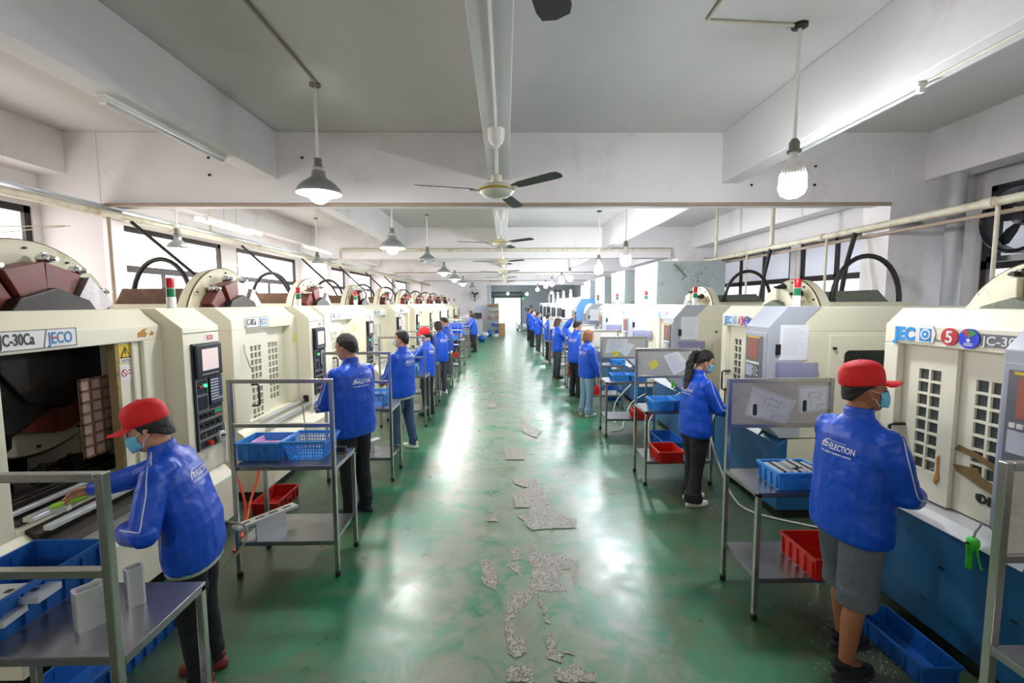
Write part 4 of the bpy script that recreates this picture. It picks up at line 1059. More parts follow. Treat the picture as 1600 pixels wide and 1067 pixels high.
hose([(-2.62, 4.30, .50), (-2.52, 4.25, .28), (-2.48, 4.20, .10), (-2.4, 4.0, .013), (-2.2, 3.85, .013)], .011, orange_h, 'second orange air hose curling on the floor behind the basket cart', g='orange air hoses')
hose([(-1.62, 2.55, .85), (-1.55, 2.62, .78), (-1.53, 2.55, .70), (-1.6, 2.45, .62)], .006, olive_h, 'thin beige tube looping at the waist of the red-capped woman')
hose([(-2.3, 5.1, .95), (-2.25, 5.05, .60), (-2.2, 5.0, .35), (-2.15, 5.1, .20), (-2.1, 5.2, .35), (-2.1, 5.25, .80)], .007, olive_h, 'beige tube hanging in a loop beside the man in black trousers')
hose([(2.44, 5.00, .98), (2.32, 4.98, .80), (2.25, 4.85, .60), (2.28, 4.7, .35), (2.33, 4.5, .10), (2.45, 4.3, .02), (2.9, 4.0, .012)], .010, grey_h, 'pale hose falling beside the ponytail woman to the floor', g='pale air hoses')
hose([(2.5, 6.4, .80), (2.2, 6.3, .65), (2.0, 6.2, .45), (1.97, 6.1, .20), (2.0, 6.0, .02)], .009, grey_h, 'pale hose hanging behind the yellow note cart', g='pale air hoses')
hose([(2.5, 8.2, .80), (2.2, 8.0, .60), (1.95, 7.9, .35), (1.88, 7.8, .10), (1.9, 7.7, .012)], .009, grey_h, 'pale hose looping under the pale jeans woman\'s cart', g='pale air hoses')
hose([(2.5, 7.9, .50), (2.2, 7.8, .35), (2.02, 7.6, .10), (1.9, 7.3, .012), (1.7, 7.2, .012)], .008, grey_h, 'pale hose trailing on the floor by the pale jeans woman\'s cart', g='pale air hoses')
# ---------------------------------------------------------------- lamps, fans, pipes, far end
def shade_lamp(zt, z):
    r_ = empty('pendant_lamp'); H = ZS-z
    MB().lathe([(.05, 0), (.05, -.02), (.015, -.03)], (0, 0, ZS-z), 16).build('ceiling_rose', socket_m, r_)
    MB().cyl((0, 0, .30), (0, 0, H), .013, 10).build('rod', white_p, r_)
    MB().lathe([(.05, .20), (.052, .24), (.035, .26), (.035, .32), (0, .325)], n=18).build('lamp_holder', socket_m, r_, smooth=40)
    MB().lathe([(.203, -.004), (.206, .0), (.19, .045), (.15, .09), (.10, .125), (.066, .15), (.06, .21), (.055, .21), (.060, .145), (.095, .118), (.145, .083), (.184, .04), (.199, 0)], n=32, cap=False).build('lamp_shade', lamp_shade_m, r_, smooth=60)
    return r_
LAMPS = [(-1.75, 4.42, 3.13, 1), (-1.80, 7.4, 2.97, 1), (-1.80, 10.7, 3.07, 0), (-1.80, 13.5, 2.97, 1), (-1.80, 16.3, 2.92, 1), (-1.80, 19.4, 2.90, 1), (-1.80, 25.0, 2.90, 0)]
LL = ['lit pendant lamp with aluminium shade, hanging big above the first open carts', 'lit pendant lamp with aluminium shade just beyond the first cross beam', 'unlit pendant lamp with dull shade, third in its row', 'lit pendant lamp after the unlit one', 'lit pendant lamp, second after the unlit one', 'lit pendant lamp, third after the unlit one', 'last unlit pendant lamp, near the white end wall']
for k, (x, y, z, on) in enumerate(LAMPS):
    r_ = shade_lamp(0, z); r_.location = (x, y, z); tag(r_, LL[k], 'lamp', 'shaded pendant lamps')
    MB().ball((0, 0, -.005), (.095, .095, .09), 16).build('bulb', (bulb_far if y > 6 else bulb_l) if on else tube_off, r_, smooth=80)
for k, (x, y, z) in enumerate(((-4.52, 6.45, 2.82), (-4.5, 11.1, 3.0))):
    o = shade_lamp(0, z); o.location = (x, y, z); tag(o, ['small lit shade lamp hanging over the first signal tower, by the window', 'small lit shade lamp by the window near the second pillar'][k], 'lamp', 'small window-side lamps')
    for c in o.children:
        if c.name.startswith('lamp_shade'): c.scale = (.72, .72, .8); c.location.z = .04
    MB().ball((0, 0, -.005), .065, 14).build('bulb', bulb_l, o, smooth=80)
def led_lamp(z, bm_=None):
    r_ = empty('bulb_lamp'); H = ZS-z
    MB().lathe([(.055, 0), (.055, -.02), (.015, -.03)], (0, 0, H), 16).build('ceiling_rose', dark_metal, r_)
    MB().cyl((0, 0, .27), (0, 0, H), .013, 10).build('rod', white_p, r_)
    MB().lathe([(.05, .19), (.05, .205), (.035, .21), (.038, .26), (.02, .29), (0, .29)], n=18).build('lamp_holder', socket_m, r_, smooth=40)
    mb = MB(); mb.lathe([(.078, -.01), (.080, .03), (.064, .09), (.038, .14), (.030, .19)], n=24)
    for k in range(24):
        a = 2*PI*k/24; mb.prism([(.03, -.01), (.092, -.01), (.092, .03), (.07, .09), (.042, .13), (.03, .13)], -.0015, .0015, 'y', Matrix.Rotation(a, 4, 'Z'))
    mb.build('heat_sink', white_p, r_)
    MB().lathe([(0, -.145), (.04, -.14), (.078, -.115), (.094, -.075), (.092, -.03), (.080, -.008)], n=24).build('bulb', bm_ or bulb_r, r_, smooth=80)
    return r_
RL = [(2.17, 3.49, 3.02), (2.10, 8.0, 2.87), (2.10, 10.3, 2.87), (2.10, 14.9, 2.93), (2.10, 17.1, 2.93), (2.08, 20.5, 2.95), (2.05, 23.2, 2.95), (1.9, 27.0, 2.9)]
RLN = ['big lit bare bulb with ribbed collar, hanging near the boxed beam and tube fixture', 'lit bare bulb just beyond the first cross beam', 'lit bare bulb above the bob-haired woman', 'lit bare bulb over the reddish-haired woman\'s carts', 'fifth lit bare bulb of its row', 'sixth lit bare bulb of its row', 'seventh lit bare bulb of its row', 'last lit bare bulb, in front of the grey room']
b0 = None
for k, (x, y, z) in enumerate(RL):
    o = led_lamp(z, bulb_r_far if y > 6 else bulb_r); o.location = (x, y, z); tag(o, RLN[k], 'lamp', 'bare bulb lamps')
o = led_lamp(2.75); o.location = (1.55, 33.0, 2.75)
for c in o.children:
    if c.name.startswith(('rod', 'ceiling_rose')): bpy.data.objects.remove(c)
MB().cyl((0, 0, .27), (0, 0, .85), .013, 10).build('rod', white_p, o)
tag(o, 'lit bare bulb inside the grey room past the lintel', 'lamp', 'bare bulb lamps')

def tube_fixture(x, y0, y1, z, on, lab, n=1):
    r_ = empty('tube_light', lab, 'lamp', (x, y0, z), group='fluorescent tube lights')
    L_ = y1-y0
    MB().box(-.03, .03, 0, L_, -.03, 0).build('batten', white_p, r_, bevel=.004)
    MB().cyl((0, .03, -.05), (0, L_-.03, -.05), .014, 12).build('tube', tube_on if on else tube_off, r_, smooth=60)
    for yy in (0, L_-.03): MB().box(-.018, .018, yy, yy+.03, -.068, -.03).build('tube_holder', white_p, r_)
    return r_
tube_fixture(-2.82, 3.35, 4.75, 3.57, 0, 'unlit tube light under the beam beside the big shaded pendant lamp')
tube_fixture(2.72, 3.05, 4.35, 3.52, 0, 'unlit tube light under the beam by the big bare bulb')
tube_fixture(-4.2, 6.3, 7.7, 3.29, 1, 'lit tube light over the second machine by the window')
tube_fixture(-4.05, 6.35, 7.75, 3.29, 1, 'lit tube light, twin of the one over the second machine, away from the window')
tube_fixture(-4.05, 9.3, 10.8, 3.29, 1, 'lit tube light over the third machine by the window')
for x in (-4.2, -4.05):
    pass
for x, y in ((-4.2, 7.0), (-4.05, 7.05), (-4.05, 10.05)):
    o = MB().cyl((x, y, 3.29), (x, y, ZS), .006, 6).build('suspension_rod', pipe_m); tag(o, 'thin rod holding a lit tube light at %s' % {(-4.2, 7.0): 'the window side of the twin pair', (-4.05, 7.05): 'the aisle side of the twin pair', (-4.05, 10.05): 'the third machine'}[(x, y)], 'rod', 'rods of the tube lights')

def ceiling_fan():
    r_ = empty('ceiling_fan')
    MB().lathe([(.06, .50), (.075, .51), (.07, .44), (.055, .40), (.03, .385), (.03, .36)], n=20).build('canopy', white_p, r_, smooth=40)
    MB().cyl((0, 0, .05), (0, 0, .42), .013, 10).build('down_rod', white_p, r_)
    MB().lathe([(.02, .14), (.045, .13), (.05, .07), (.11, .055), (.145, .03), (.15, .0), (.13, -.025), (.10, -.045), (.05, -.055), (0, -.057)], n=32).build('motor_housing', fan_body, r_, smooth=50)
    MB().lathe([(.150, .016), (.156, .012), (.156, .002), (.150, -.002)], n=32, cap=False).build('gold_ring', mat('gold_band', '#c8a63a', .35, .6), r_, smooth=50)
    for a in (93, 215, 334):
        T = Matrix.Rotation(R(a), 4, 'Z')
        mb = MB(); T2 = T @ Matrix.Translation((0, 0, .005)) @ Matrix.Rotation(R(-9), 4, 'X')
        mb.prism([(.20, -.035), (.30, -.06), (.66, -.062), (.70, -.05), (.71, .0), (.69, .045), (.64, .055), (.30, .045), (.20, .03)], -.003, .003, 'z', T2)
        b_ = mb.build('blade', fan_m, r_, bevel=.002)
        MB().box(.12, .24, -.02, .02, -.006, .004, T).build('blade_bracket', fan_body, b_)
    return r_
cf = ceiling_fan()
FY = [.95, 4.0, 7.45, 10.9, 14.3, 17.7, 21.1]
FN = ['dark fan blade tip reaching in from above, fan at the top edge', 'ceiling fan with dark blades, big and closest over the aisle', 'ceiling fan with dark blades just past the first cross beam', 'third full ceiling fan along the aisle', 'fourth full ceiling fan along the aisle', 'fifth full ceiling fan along the aisle', 'last ceiling fan, farthest along the aisle']
for k, y in enumerate(FY):
    o = cf if k == 0 else copy_tree(cf)
    o.location = (-.07, y, 3.05); tag(o, FN[k], 'fan', 'ceiling fans over the aisle')
    if k == 0: o.rotation_euler = (0, 0, R(-20)); o.location.x = -.03
# pipes
def thing_tube(name, pts, r, m, lab, cat='pipe', g=None, n=10):
    o = MB().tube(pts, r, n).build(name, m, None, smooth=60); return tag(o, lab, cat, g)
mb = MB(); mb.tube([(-4.72, -3.5, 3.17), (-4.72, 28.8, 3.17)], .045, 14)
for y in [k*2.3-2.6 for k in range(14)]: mb.cyl((-4.72, y, 3.17), (-4.72, y+.10, 3.17), .056, 14)
o = mb.build('air_pipe', pipe_m, None, smooth=50); tag(o, 'long cream air pipe running past the pillars over the black-panel machines', 'pipe')
for k in range(4):
    pass
o = MB().box(-4.80, -4.68, -3.5, 28.8, 3.235, 3.26).build('cable_tray', galv); tag(o, 'grey cable tray lying on the long pipe over the black-panel machines', 'tray')
mb = MB(); mb.tube([(4.60, -3.5, 3.02), (4.60, 18, 3.02)], .042, 14)
for y in [k*2.3-2.6 for k in range(9)]: mb.cyl((4.60, y, 3.02), (4.60, y+.10, 3.02), .052, 14)
o = mb.build('air_pipe', pipe_m, None, smooth=50); tag(o, 'long cream air pipe over the grey-cabinet machines', 'pipe')
thing_tube('air_pipe', [(4.66, -3.5, 2.92), (4.66, 18, 2.93)], .022, pipe_b, 'thinner stained pipe just under the long pipe over the grey-cabinet machines')
def drop(x, y, z0, z1, lab, r=.018, m=pipe_m, g='pipe drops to the machines'):
    return thing_tube('drop_pipe', [(x, y, z0), (x, y, z1)], r, m, lab, g=g)
for k, y in enumerate((4.27, 6.54, 8.7)):
    drop(4.60, y, 2.06, 3.0, ['cream drop pipe at the window fan, down to the taped machine', 'cream drop pipe beside the big black arched hose', 'cream drop pipe in front of the second arched hose'][k])
for k, (x, y) in enumerate(((4.6, 7.9), (4.6, 10.0))):
    drop(x, y, 3.06, ZS, ['thick cream pipe rising to the ceiling beyond the pillar', 'second cream pipe rising to the ceiling beyond the pillar'][k], .035 if k == 0 else .03, g='pipe risers to the ceiling')
o = thing_tube('drain_pipe', [(5.22, 5.30, 0), (5.22, 5.30, 3.549)], .085, mat('grey_drain_pipe', '#aeb0b4', .4, var=.08), 'thick grey vertical pipe in front of the pillar by the window fan', n=20)
drop(-4.72, 7.5, 3.25, ZS, 'cream pipe rising to the ceiling near the twin tube lights', .02, g='pipe risers to the ceiling')
thing_tube('wall_pipe', [(-4.66, 5.52, 3.12), (-4.66, 5.52, 2.1)], .02, pipe_b, 'brown stained pipe running down the first pillar')
thing_tube('beam_pipe', [(-4.7, 5.54, 3.262), (4.65, 5.54, 3.262)], .022, pipe_b, 'brown stained pipe crossing under the first beam')
thing_tube('beam_pipe', [(-4.4, 12.36, 3.1), (-4.4, 12.36, 3.50), (4.45, 12.36, 3.50), (4.45, 12.36, 3.05)], .04, pipe_m, 'cream pipe crossing the face of the second beam with turned-down ends')
for k, y in enumerate((19.14, 26.04)): thing_tube('beam_pipe', [(-4.6, y, 3.34), (4.6, y, 3.34)], .02, pipe_b, ['thin pipe crossing the third beam', 'thin pipe crossing the fourth beam'][k])
thing_tube('conduit', [(-1.72, -2, ZS-.012), (-1.72, 4.35, ZS-.012)], .012, pipe_b, 'pale conduit on the ceiling leading to the big shaded pendant lamp', 'conduit')
thing_tube('conduit', [(1.46, -2, ZS-.012), (1.46, 3.42, ZS-.012), (2.12, 3.48, ZS-.012)], .012, pipe_m, 'pale conduit bending across the ceiling to the big bare bulb', 'conduit')
thing_tube('conduit', [(-.07, -2, 3.552), (-.07, 5.5, 3.552)], .008, white_p, 'thin white conduit under the middle beam', 'conduit')
thing_tube('conduit', [(2.73, -1, 3.51), (2.73, 3.02, 3.51)], .008, pipe_m, 'thin conduit under the beam leading to the tube light by the big bulb', 'conduit')
for k, y in enumerate((5.9, 8.3, 10.7, 13.1, 15.5, 17.9)):
    thing_tube('power_cable', [(-4.70, y, 3.13), (-4.45, y+.12, 2.85), (-4.1, y+.2, 2.5), (-3.95, y+.25, 2.18)], .022, rubber, 'black cable slanting down from the long pipe, %s of its row' % ORD[k], 'cable', 'slanting black cables')
for k, (y, z0) in enumerate(((7.9, 3.0), (6.0, 2.95))):
    thing_tube('power_cable', [(4.60, y, z0+.06), (4.50, y, 2.6), (4.40, y-.05, 2.12)], .03, rubber, ['thick black cable hanging down by the pipe riser', 'thick black cable on the pillar over the arched hose'][k], 'cable', 'hanging black cables')
thing_tube('wire', [(-5.0, 5.4, 3.0), (-5.2, 4.6, 2.86), (-5.38, 3.6, 2.72), (-5.44, 2.6, 2.66)], .006, pipe_m, 'thin pale wire sagging from the first pillar, upper of two', 'wire', 'sagging wires')
thing_tube('wire', [(-5.0, 5.4, 3.0), (-5.2, 4.6, 2.78), (-5.38, 3.6, 2.6), (-5.44, 2.6, 2.5)], .006, pipe_m, 'thin pale wire sagging from the first pillar, lower of two', 'wire', 'sagging wires')
o = MB().box(4.72, 5.05, 5.53, 5.592, 3.02, 3.05).build('pipe_bracket', galv); tag(o, 'grey bracket on the pillar over the arched hose', 'bracket')
mb = MB()
# small bolts / anchors on the first beam
for k, (x, z) in enumerate([(-3.5, 3.82), (-3.5, 3.62), (-2.95+.55, 3.82), (2.98, 3.75), (3.75, 3.72), (3.75, 3.5), (2.98, 3.5)]):
    o = MB().box(x-.012, x+.012, 5.585, 5.6, z-.012, z+.012).build('anchor_bolt', dark_metal); tag(o, 'small dark anchor bolt stub in the first cross beam', 'bolt', 'anchor bolts in the first beam')
# black exhaust fan at the window
r_ = empty('exhaust_fan', 'big black exhaust fan mounted in front of the window by the grey vertical pipe', 'fan', (5.45, 4.72, 2.95), R(0))
QX = Matrix.Rotation(R(-90), 4, 'Y')
mb = MB(); mb.lathe([(.34, 0), (.36, .03), (.36, .18), (.34, .20), (.32, .18), (.32, .03), (.34, 0)], n=36, T=QX, cap=False); mb.build('housing', black_p, r_, smooth=40)
mb = MB(); mb.box(.0, .1, -.42, .42, -.42, -.36).box(0, .1, -.42, .42, .36, .42).box(0, .1, -.42, -.36, -.42, .42).box(0, .1, .36, .42, -.42, .42); mb.build('square_frame', black_p, r_)
MB().lathe([(.07, 0), (.08, .05), (.06, .15), (0, .16)], n=16, T=QX).build('hub', black_p, r_, smooth=40)
for k in range(5):
    T = QX @ Matrix.Rotation(2*PI*k/5, 4, 'Z') @ Matrix.Translation((0, 0, .09)) @ Matrix.Rotation(R(18), 4, 'X')
    MB().prism([(.05, -.03), (.18, -.10), (.30, -.10), (.31, .02), (.26, .07), (.14, .06), (.05, .03)], -.003, .003, 'z', T).build('blade', black_p, r_)
# ---- far end
def wall_fan(x, y, z, lab, r=.30):
    a_ = empty('wall_fan', lab, 'fan', (x, y, z))
    MB().box(-.04, .04, -.02, .22, -.42, -.34).build('wall_bracket', black_p, a_)
    MB().cyl((0, .10, -.38), (0, .10, 0), .02, 10).build('stem', black_p, a_)
    MB().lathe([(.06, -.12), (.08, -.10), (.08, .02), (.03, .06)], n=16, T=Matrix.Rotation(R(90), 4, 'X')).build('motor', black_p, a_, smooth=40)
    mb = MB()
    for rr_ in (.08, .16, .23, r): mb.tube([(rr_*math.cos(2*PI*k/28), -.14+.10*(rr_/r)**2, rr_*math.sin(2*PI*k/28)) for k in range(29)], .006 if rr_ < r else .012, 5)
    for k in range(20): a = 2*PI*k/20; mb.tube([(.05*math.cos(a), -.14, .05*math.sin(a)), (r*.7*math.cos(a), -.10, r*.7*math.sin(a)), (r*math.cos(a), -.04, r*math.sin(a))], .004, 4)
    mb.build('cage', mat('grey_wire', '#8d9094', .4, .5), a_)
    for k in range(3):
        MB().prism([(.03, -.03), (.14, -.09), (.24, -.06), (.23, .05), (.1, .05)], -.003, .003, 'z', Matrix.Rotation(R(90), 4, 'X') @ Matrix.Rotation(2*PI*k/3+.5, 4, 'Z') @ Matrix.Translation((0, 0, .06)) @ Matrix.Rotation(R(15), 4, 'X')).build('blade', black_p, a_)
wall_fan(-1.93, 28.95, 2.62, 'round caged wall fan on the white end wall', .33)
wall_fan(3.3, 28.9, 2.75, 'big dark round fan above the white machines by the grey room', .42)
# shelf rack
r_ = empty('storage_rack', 'grey storage rack packed with boxes at the corner of the grey room', 'rack', (-.78, 28.8, 0))
for sx_ in (-.36, .36):
    for y in (-.2, .2): MB().box(sx_-.02, sx_+.02, y-.02, y+.02, 0, 2.02).build('upright', galv, r_)
for z in (.12, .55, .98, 1.42, 1.78): MB().box(-.36, .36, -.21, .21, z, z+.03).build('shelf', galv, r_)
rr = random.Random(11)
kinds = [('cardboard_box', cardboard, 'brown carton'), ('parts_bin', blue_bin_d, 'blue parts bin'), ('wrapped_bundle', mat('brown_wrap', '#9b6f5a', .7, var=.3), 'reddish brown bundle'), ('grey_package', mat('grey_pack', '#8d9499', .7, var=.3), 'grey package')]
MB().box(-.36, .36, .19, .20, .1, 2.0).build('back_sheet', galv, r_)
for zi, (z, seq) in enumerate([(.15, (1, 3, 1)), (.58, (3, 1, 1)), (1.01, (2, 3, 0)), (1.45, (3, 0, 2)), (1.81, (2, 2, 0))]):
    for j, kk in enumerate(seq):
        nm, mm, lb = kinds[kk]; w_ = rr.uniform(.19, .215); h_ = rr.uniform(.12, .26)
        x = -.78-.23+j*.23
        mb = MB().box(-w_/2, w_/2, -.15, .15, 0, h_); mb.box(-w_/2-.004, w_/2+.004, -.154, .154, h_-.03, h_)
        o = mb.build(nm, mm, None, (x, 28.8, z+.001), bevel=.008)
        tag(o, '%s on the %s tier of the rack, %s' % (lb, ['lowest', 'second', 'third', 'fourth', 'top'][zi], ['end by the white wall', 'in the middle', 'end by the doorway'][j]), 'box', 'boxes on the storage rack')
for k, (x, y, z, w_, h_, lb) in enumerate([(-.21, 28.5, 0, .38, .42, 'lower brown carton beside the storage rack'), (-.21, 28.5, .422, .36, .38, 'upper brown carton beside the storage rack')]):
    o = MB().box(-w_/2, w_/2, -.18, .18, 0, h_).build('cardboard_box', cardboard, None, (x, y, z), bevel=.004); tag(o, lb, 'box', 'stacked cartons by the rack')
r_ = empty('steel_cabinet', 'grey steel cabinet with a dark monitor-like top beside the rack', 'cabinet', (-1.75, 28.5, 0))
MB().box(-.32, .32, -.25, .25, .03, 1.05).build('body', mat('light_grey_steel', '#bfc4c8', .4), r_, bevel=.006)
MB().box(-.30, -.005, -.262, -.25, .06, 1.02).build('door', mat('light_grey_steel', '#bfc4c8', .4), r_); MB().box(.005, .30, -.262, -.25, .06, 1.02).build('door', MATS['light_grey_steel'], r_)
r_ = empty('monitor', 'black monitor standing on the grey steel cabinet', 'monitor', (-1.72, 28.45, 1.051))
MB().box(-.24, .24, -.02, .02, .06, .42).build('screen', black_p, r_, bevel=.005); MB().box(-.03, .03, -.015, .015, 0, .08).build('neck', black_p, r_); MB().box(-.12, .12, -.08, .08, 0, .012).build('base', black_p, r_)
o = MB().box(-1.95, -1.50, 29.188, 29.198, 1.55, 1.92).build('notice_board', mat('pale_blue_notice', '#c3d3ea', .6)); tag(o, 'pale blue notice board on the white end wall above the cabinet', 'notice')
for k, (x, y, r3) in enumerate([(-1.25, 27.8, (.22, .2, .16)), (-1.0, 28.2, (.18, .18, .20)), (-1.75, 27.5, (.26, .22, .14)), (-1.28, 24.6, (.25, .22, .17))]):
    mb = MB(); mb.ball((0, 0, r3[2]*.9), r3, 14)
    for i, v in enumerate(mb.v): 
        q = noise.noise(Vector(v)*7+Vector((k*9, 0, 0)))*.04; mb.v[i] = (v[0]*(1+q*3), v[1]*(1+q*3), max(0.001, v[2]+q))
    o = mb.build('plastic_bag', [mat('white_bag', '#dfe3e6', .4), blue_bin_d, mat('clear_bag', '#a9bccb', .3), blue_bin_d][k], None, (x, y, 0), smooth=60); tag(o, ['white bag on the floor before the grey cabinet', 'blue sack on the floor in front of the rack', 'pale grey bag on the floor by the last worker\'s cabinet', 'blue sack lying on the aisle floor behind the last worker'][k], 'bag', 'bags on the floor by the rack')
# pallet cart with grey bundles, in the grey room right of the doorway
r_ = empty('hand_truck', 'low platform truck with grey bundles and upright handle near the roller door', 'cart', (1.4, 34.0, 0))
MB().box(-.6, .6, -.4, .4, .14, .2).build('platform', galv, r_)
for sx_ in (-.5, .5):
    for y in (-.3, .3): MB().cyl((sx_, y-.02, .07), (sx_, y+.02, .07), .07, 14).build('wheel', rubber, r_)
MB().tube([(-.55, -.3, .2), (-.55, -.3, .95), (-.55, .3, .95), (-.55, .3, .2)], .016, 8).build('handle', alu, r_, smooth=50)
for k in range(3):
    o = MB().box(-.16, .16, -.22, .22, 0, .24+.04*k).build('grey_bundle', [galv, white_p, mat('lilac_pack', '#b5b0c4', .6)][k], None, (1.1+k*.34, 34.0, .201), bevel=.03); tag(o, ['grey bundle on the platform truck, by its handle', 'white bundle in the middle of the platform truck', 'lilac bundle at the end of the platform truck'][k], 'bundle', 'bundles on the platform truck')
for k, (x, y) in enumerate(((-1.8, -1.9), (2.1, -1.9))):
    q = led_lamp(3.0, bulb_near); q.location = (x, y, 3.0); tag(q, ['lit bare bulb over the near end of the hall, black-panel side', 'lit bare bulb over the near end of the hall, grey-cabinet side'][k], 'lamp', 'bare bulb lamps')
for k, (x, y) in enumerate(((.2, 36.5), (3.4, 33.5))):  # two extra bulbs added to brighten the grey room
    q = led_lamp(2.85); q.location = (x, y, 2.85)
    for c in list(q.children):
        if c.name.startswith(('rod', 'ceiling_rose')): bpy.data.objects.remove(c)
    MB().cyl((0, 0, .27), (0, 0, .75), .013, 10).build('rod', white_p, q)
    tag(q, ['lit bare bulb deep in the grey room, before the roller door', 'lit bare bulb in the grey room behind the white machines'][k], 'lamp', 'bare bulb lamps')
o = MB().use(mat('exit_green', '#12b060', emit=.9)).box(1.38, 1.68, YB-.03, YB-.002, 2.36, 2.50).build('exit_sign', None); tag(o, 'small green exit sign beside the roller door', 'sign')
mb = MB(); vs, fs = text_geo('EXIT', .10, .0006, 'CENTER', .003); mb.add(vs, fs, Matrix.Translation((1.53, YB-.031, 2.395)) @ FRONT); mb.build('lettering', lwhite, o)
o = MB().box(1.45, 1.80, YF-.02, YF-.002, 3.32, 3.40).build('exit_sign', mat('pale_green_sign', '#7fd8b0', emit=.5)); tag(o, 'pale green hanging sign on the lintel over the grey room', 'sign')
for k, (x, z) in enumerate(((1.75, 1.5), (2.2, 1.75), (2.0, 1.2))):
    o = MB().box(x-.13, x+.13, YB-.02, YB-.002, z-.15, z+.15).build('wall_notice', mat('grey_green_notice', '#6f8f80', .7)); tag(o, 'small grey-green notice on the back wall of the grey room', 'notice', 'notices in the grey room')
# metal scraps scattered on the floor: chips nobody could count
mb = MB(); rr = random.Random(5)
for cx, cy, n_, sp in ((2.15, 2.35, 160, .16), (2.2, 2.75, 60, .12), (2.05, 4.45, 60, .12), (-1.15, 4.35, 90, .06), (1.25, 5.9, 50, .12), (2.2, 4.9, 50, .2)):
    for k in range(n_):
        x, y = cx+rr.gauss(0, sp), cy+rr.gauss(0, sp); a = rr.random()*PI; T = Matrix.Translation((x, y, 0.001)) @ Matrix.Rotation(a, 4, 'Z')
        l_ = rr.uniform(.002, .007); mb.box(-l_, l_, -.0015, .0015, 0, .002, T)
o = mb.build('metal_chips', alu); tag(o, 'bright metal chips scattered on the green floor by the workers\' feet', 'chips', kind='stuff')
# ---------------------------------------------------------------- people
def ell(c, rx, ry, n=16, M_=None, ex=2.0, z=0):
    out = []
    for k in range(n):
        a = 2*PI*k/n; cx, sn = math.cos(a), math.sin(a)
        x = rx*abs(cx)**(2/ex)*(1 if cx >= 0 else -1); y = ry*abs(sn)**(2/ex)*(1 if sn >= 0 else -1)
        p = Vector((x, y, 0)); out.append((M_ @ p if M_ is not None else p)+Vector(c))
    return out
def bake(o):
    dg = bpy.context.evaluated_depsgraph_get(); dg.update()
    me = bpy.data.meshes.new_from_object(o.evaluated_get(dg)); old = o.data; o.modifiers.clear(); o.data = me; me.name = o.name
    bpy.data.meshes.remove(old); me.polygons.foreach_set('use_smooth', [True]*len(me.polygons)); return o
def organic(mb, name, m, parent, vox, smooth=8, fold=0., fscale=.12):
    o = mb.build(name, m, parent)
    r_ = o.modifiers.new('blend', 'REMESH'); r_.mode = 'VOXEL'; r_.voxel_size = vox; r_.use_smooth_shade = True
    s_ = o.modifiers.new('relax', 'SMOOTH'); s_.factor = .5; s_.iterations = smooth
    if fold:
        key = 'folds%d' % int(fscale*1000)
        t = bpy.data.textures.get(key) or bpy.data.textures.new(key, 'CLOUDS'); t.noise_scale = fscale; t.noise_depth = 2
        d = o.modifiers.new('folds', 'DISPLACE'); d.texture = t; d.strength = fold; d.mid_level = .5; d.texture_coords = 'GLOBAL'
    return bake(o)
def chain(mb, pts, rr, n=12):
    """tapered limb with round ends"""
    P_ = [Vector(p) for p in pts]
    mb.tube(P_, rr[0], n, rr=rr)
    for p, r in zip(P_, rr): mb.ball(tuple(p), r*.99, 10)
def ik(a, b, l1, l2, hint):
    a, b = Vector(a), Vector(b); d = b-a; L_ = min(d.length, (l1+l2)*.995); d.normalize(); b = a+d*L_
    x = (l1*l1-l2*l2+L_*L_)/(2*L_); h = math.sqrt(max(0, l1*l1-x*x)); hn = Vector(hint); hn = (hn-d*hn.dot(d)).normalized()
    return a+d*x+hn*h, b
def hand(mb, w, d, nrm, side, s=1., curl=.5):
    """palm with four fingers and a thumb; d = direction of the fingers, nrm = palm side normal, side = thumb direction sign"""
    d = Vector(d).normalized(); nrm = Vector(nrm); nrm = (nrm-d*nrm.dot(d)).normalized(); a = d.cross(nrm).normalized()*side
    w = Vector(w)
    def pt(u, v, n): return w+(d*u+a*v+nrm*n)*s
    rings = []
    for u, hw, ht in ((-.03, .026, .022), (.0, .028, .021), (.03, .038, .018), (.06, .043, .016), (.085, .041, .013), (.095, .036, .009)):
        rings.append([pt(u, hw*math.cos(t), ht*math.sin(t)) for t in [2*PI*k/14 for k in range(14)]])
    mb.loft(rings)
    for v, L_, r in ((.031, .070, .0088), (.011, .079, .0092), (-.010, .073, .0088), (-.030, .056, .0078)):
        p = [pt(.075, v, 0)]; ang = 0; ca = p[0]
        dirp = d.copy(); pos = pt(.085, v, 0)
        p.append(pos)
        for k, f in enumerate((.45, .32, .23)):
            ang += curl*(.75 if k == 0 else 1.0); dd = d*math.cos(ang)+nrm*math.sin(ang); pos = pos+dd*L_*f*s; p.append(pos)
        chain(mb, p, [r*s, r*s, r*.95*s, r*.88*s, r*.75*s], 8)
    p0 = pt(.012, .030, .004); p1 = pt(.038, .056, .012+.015*curl); p2 = pt(.066, .062, .018+.03*curl); p3 = pt(.086, .056, .022+.045*curl)
    chain(mb, [pt(.0, .018, 0), p0, p1, p2, p3], [.013*s, .014*s, .012*s, .0105*s, .0085*s], 8)

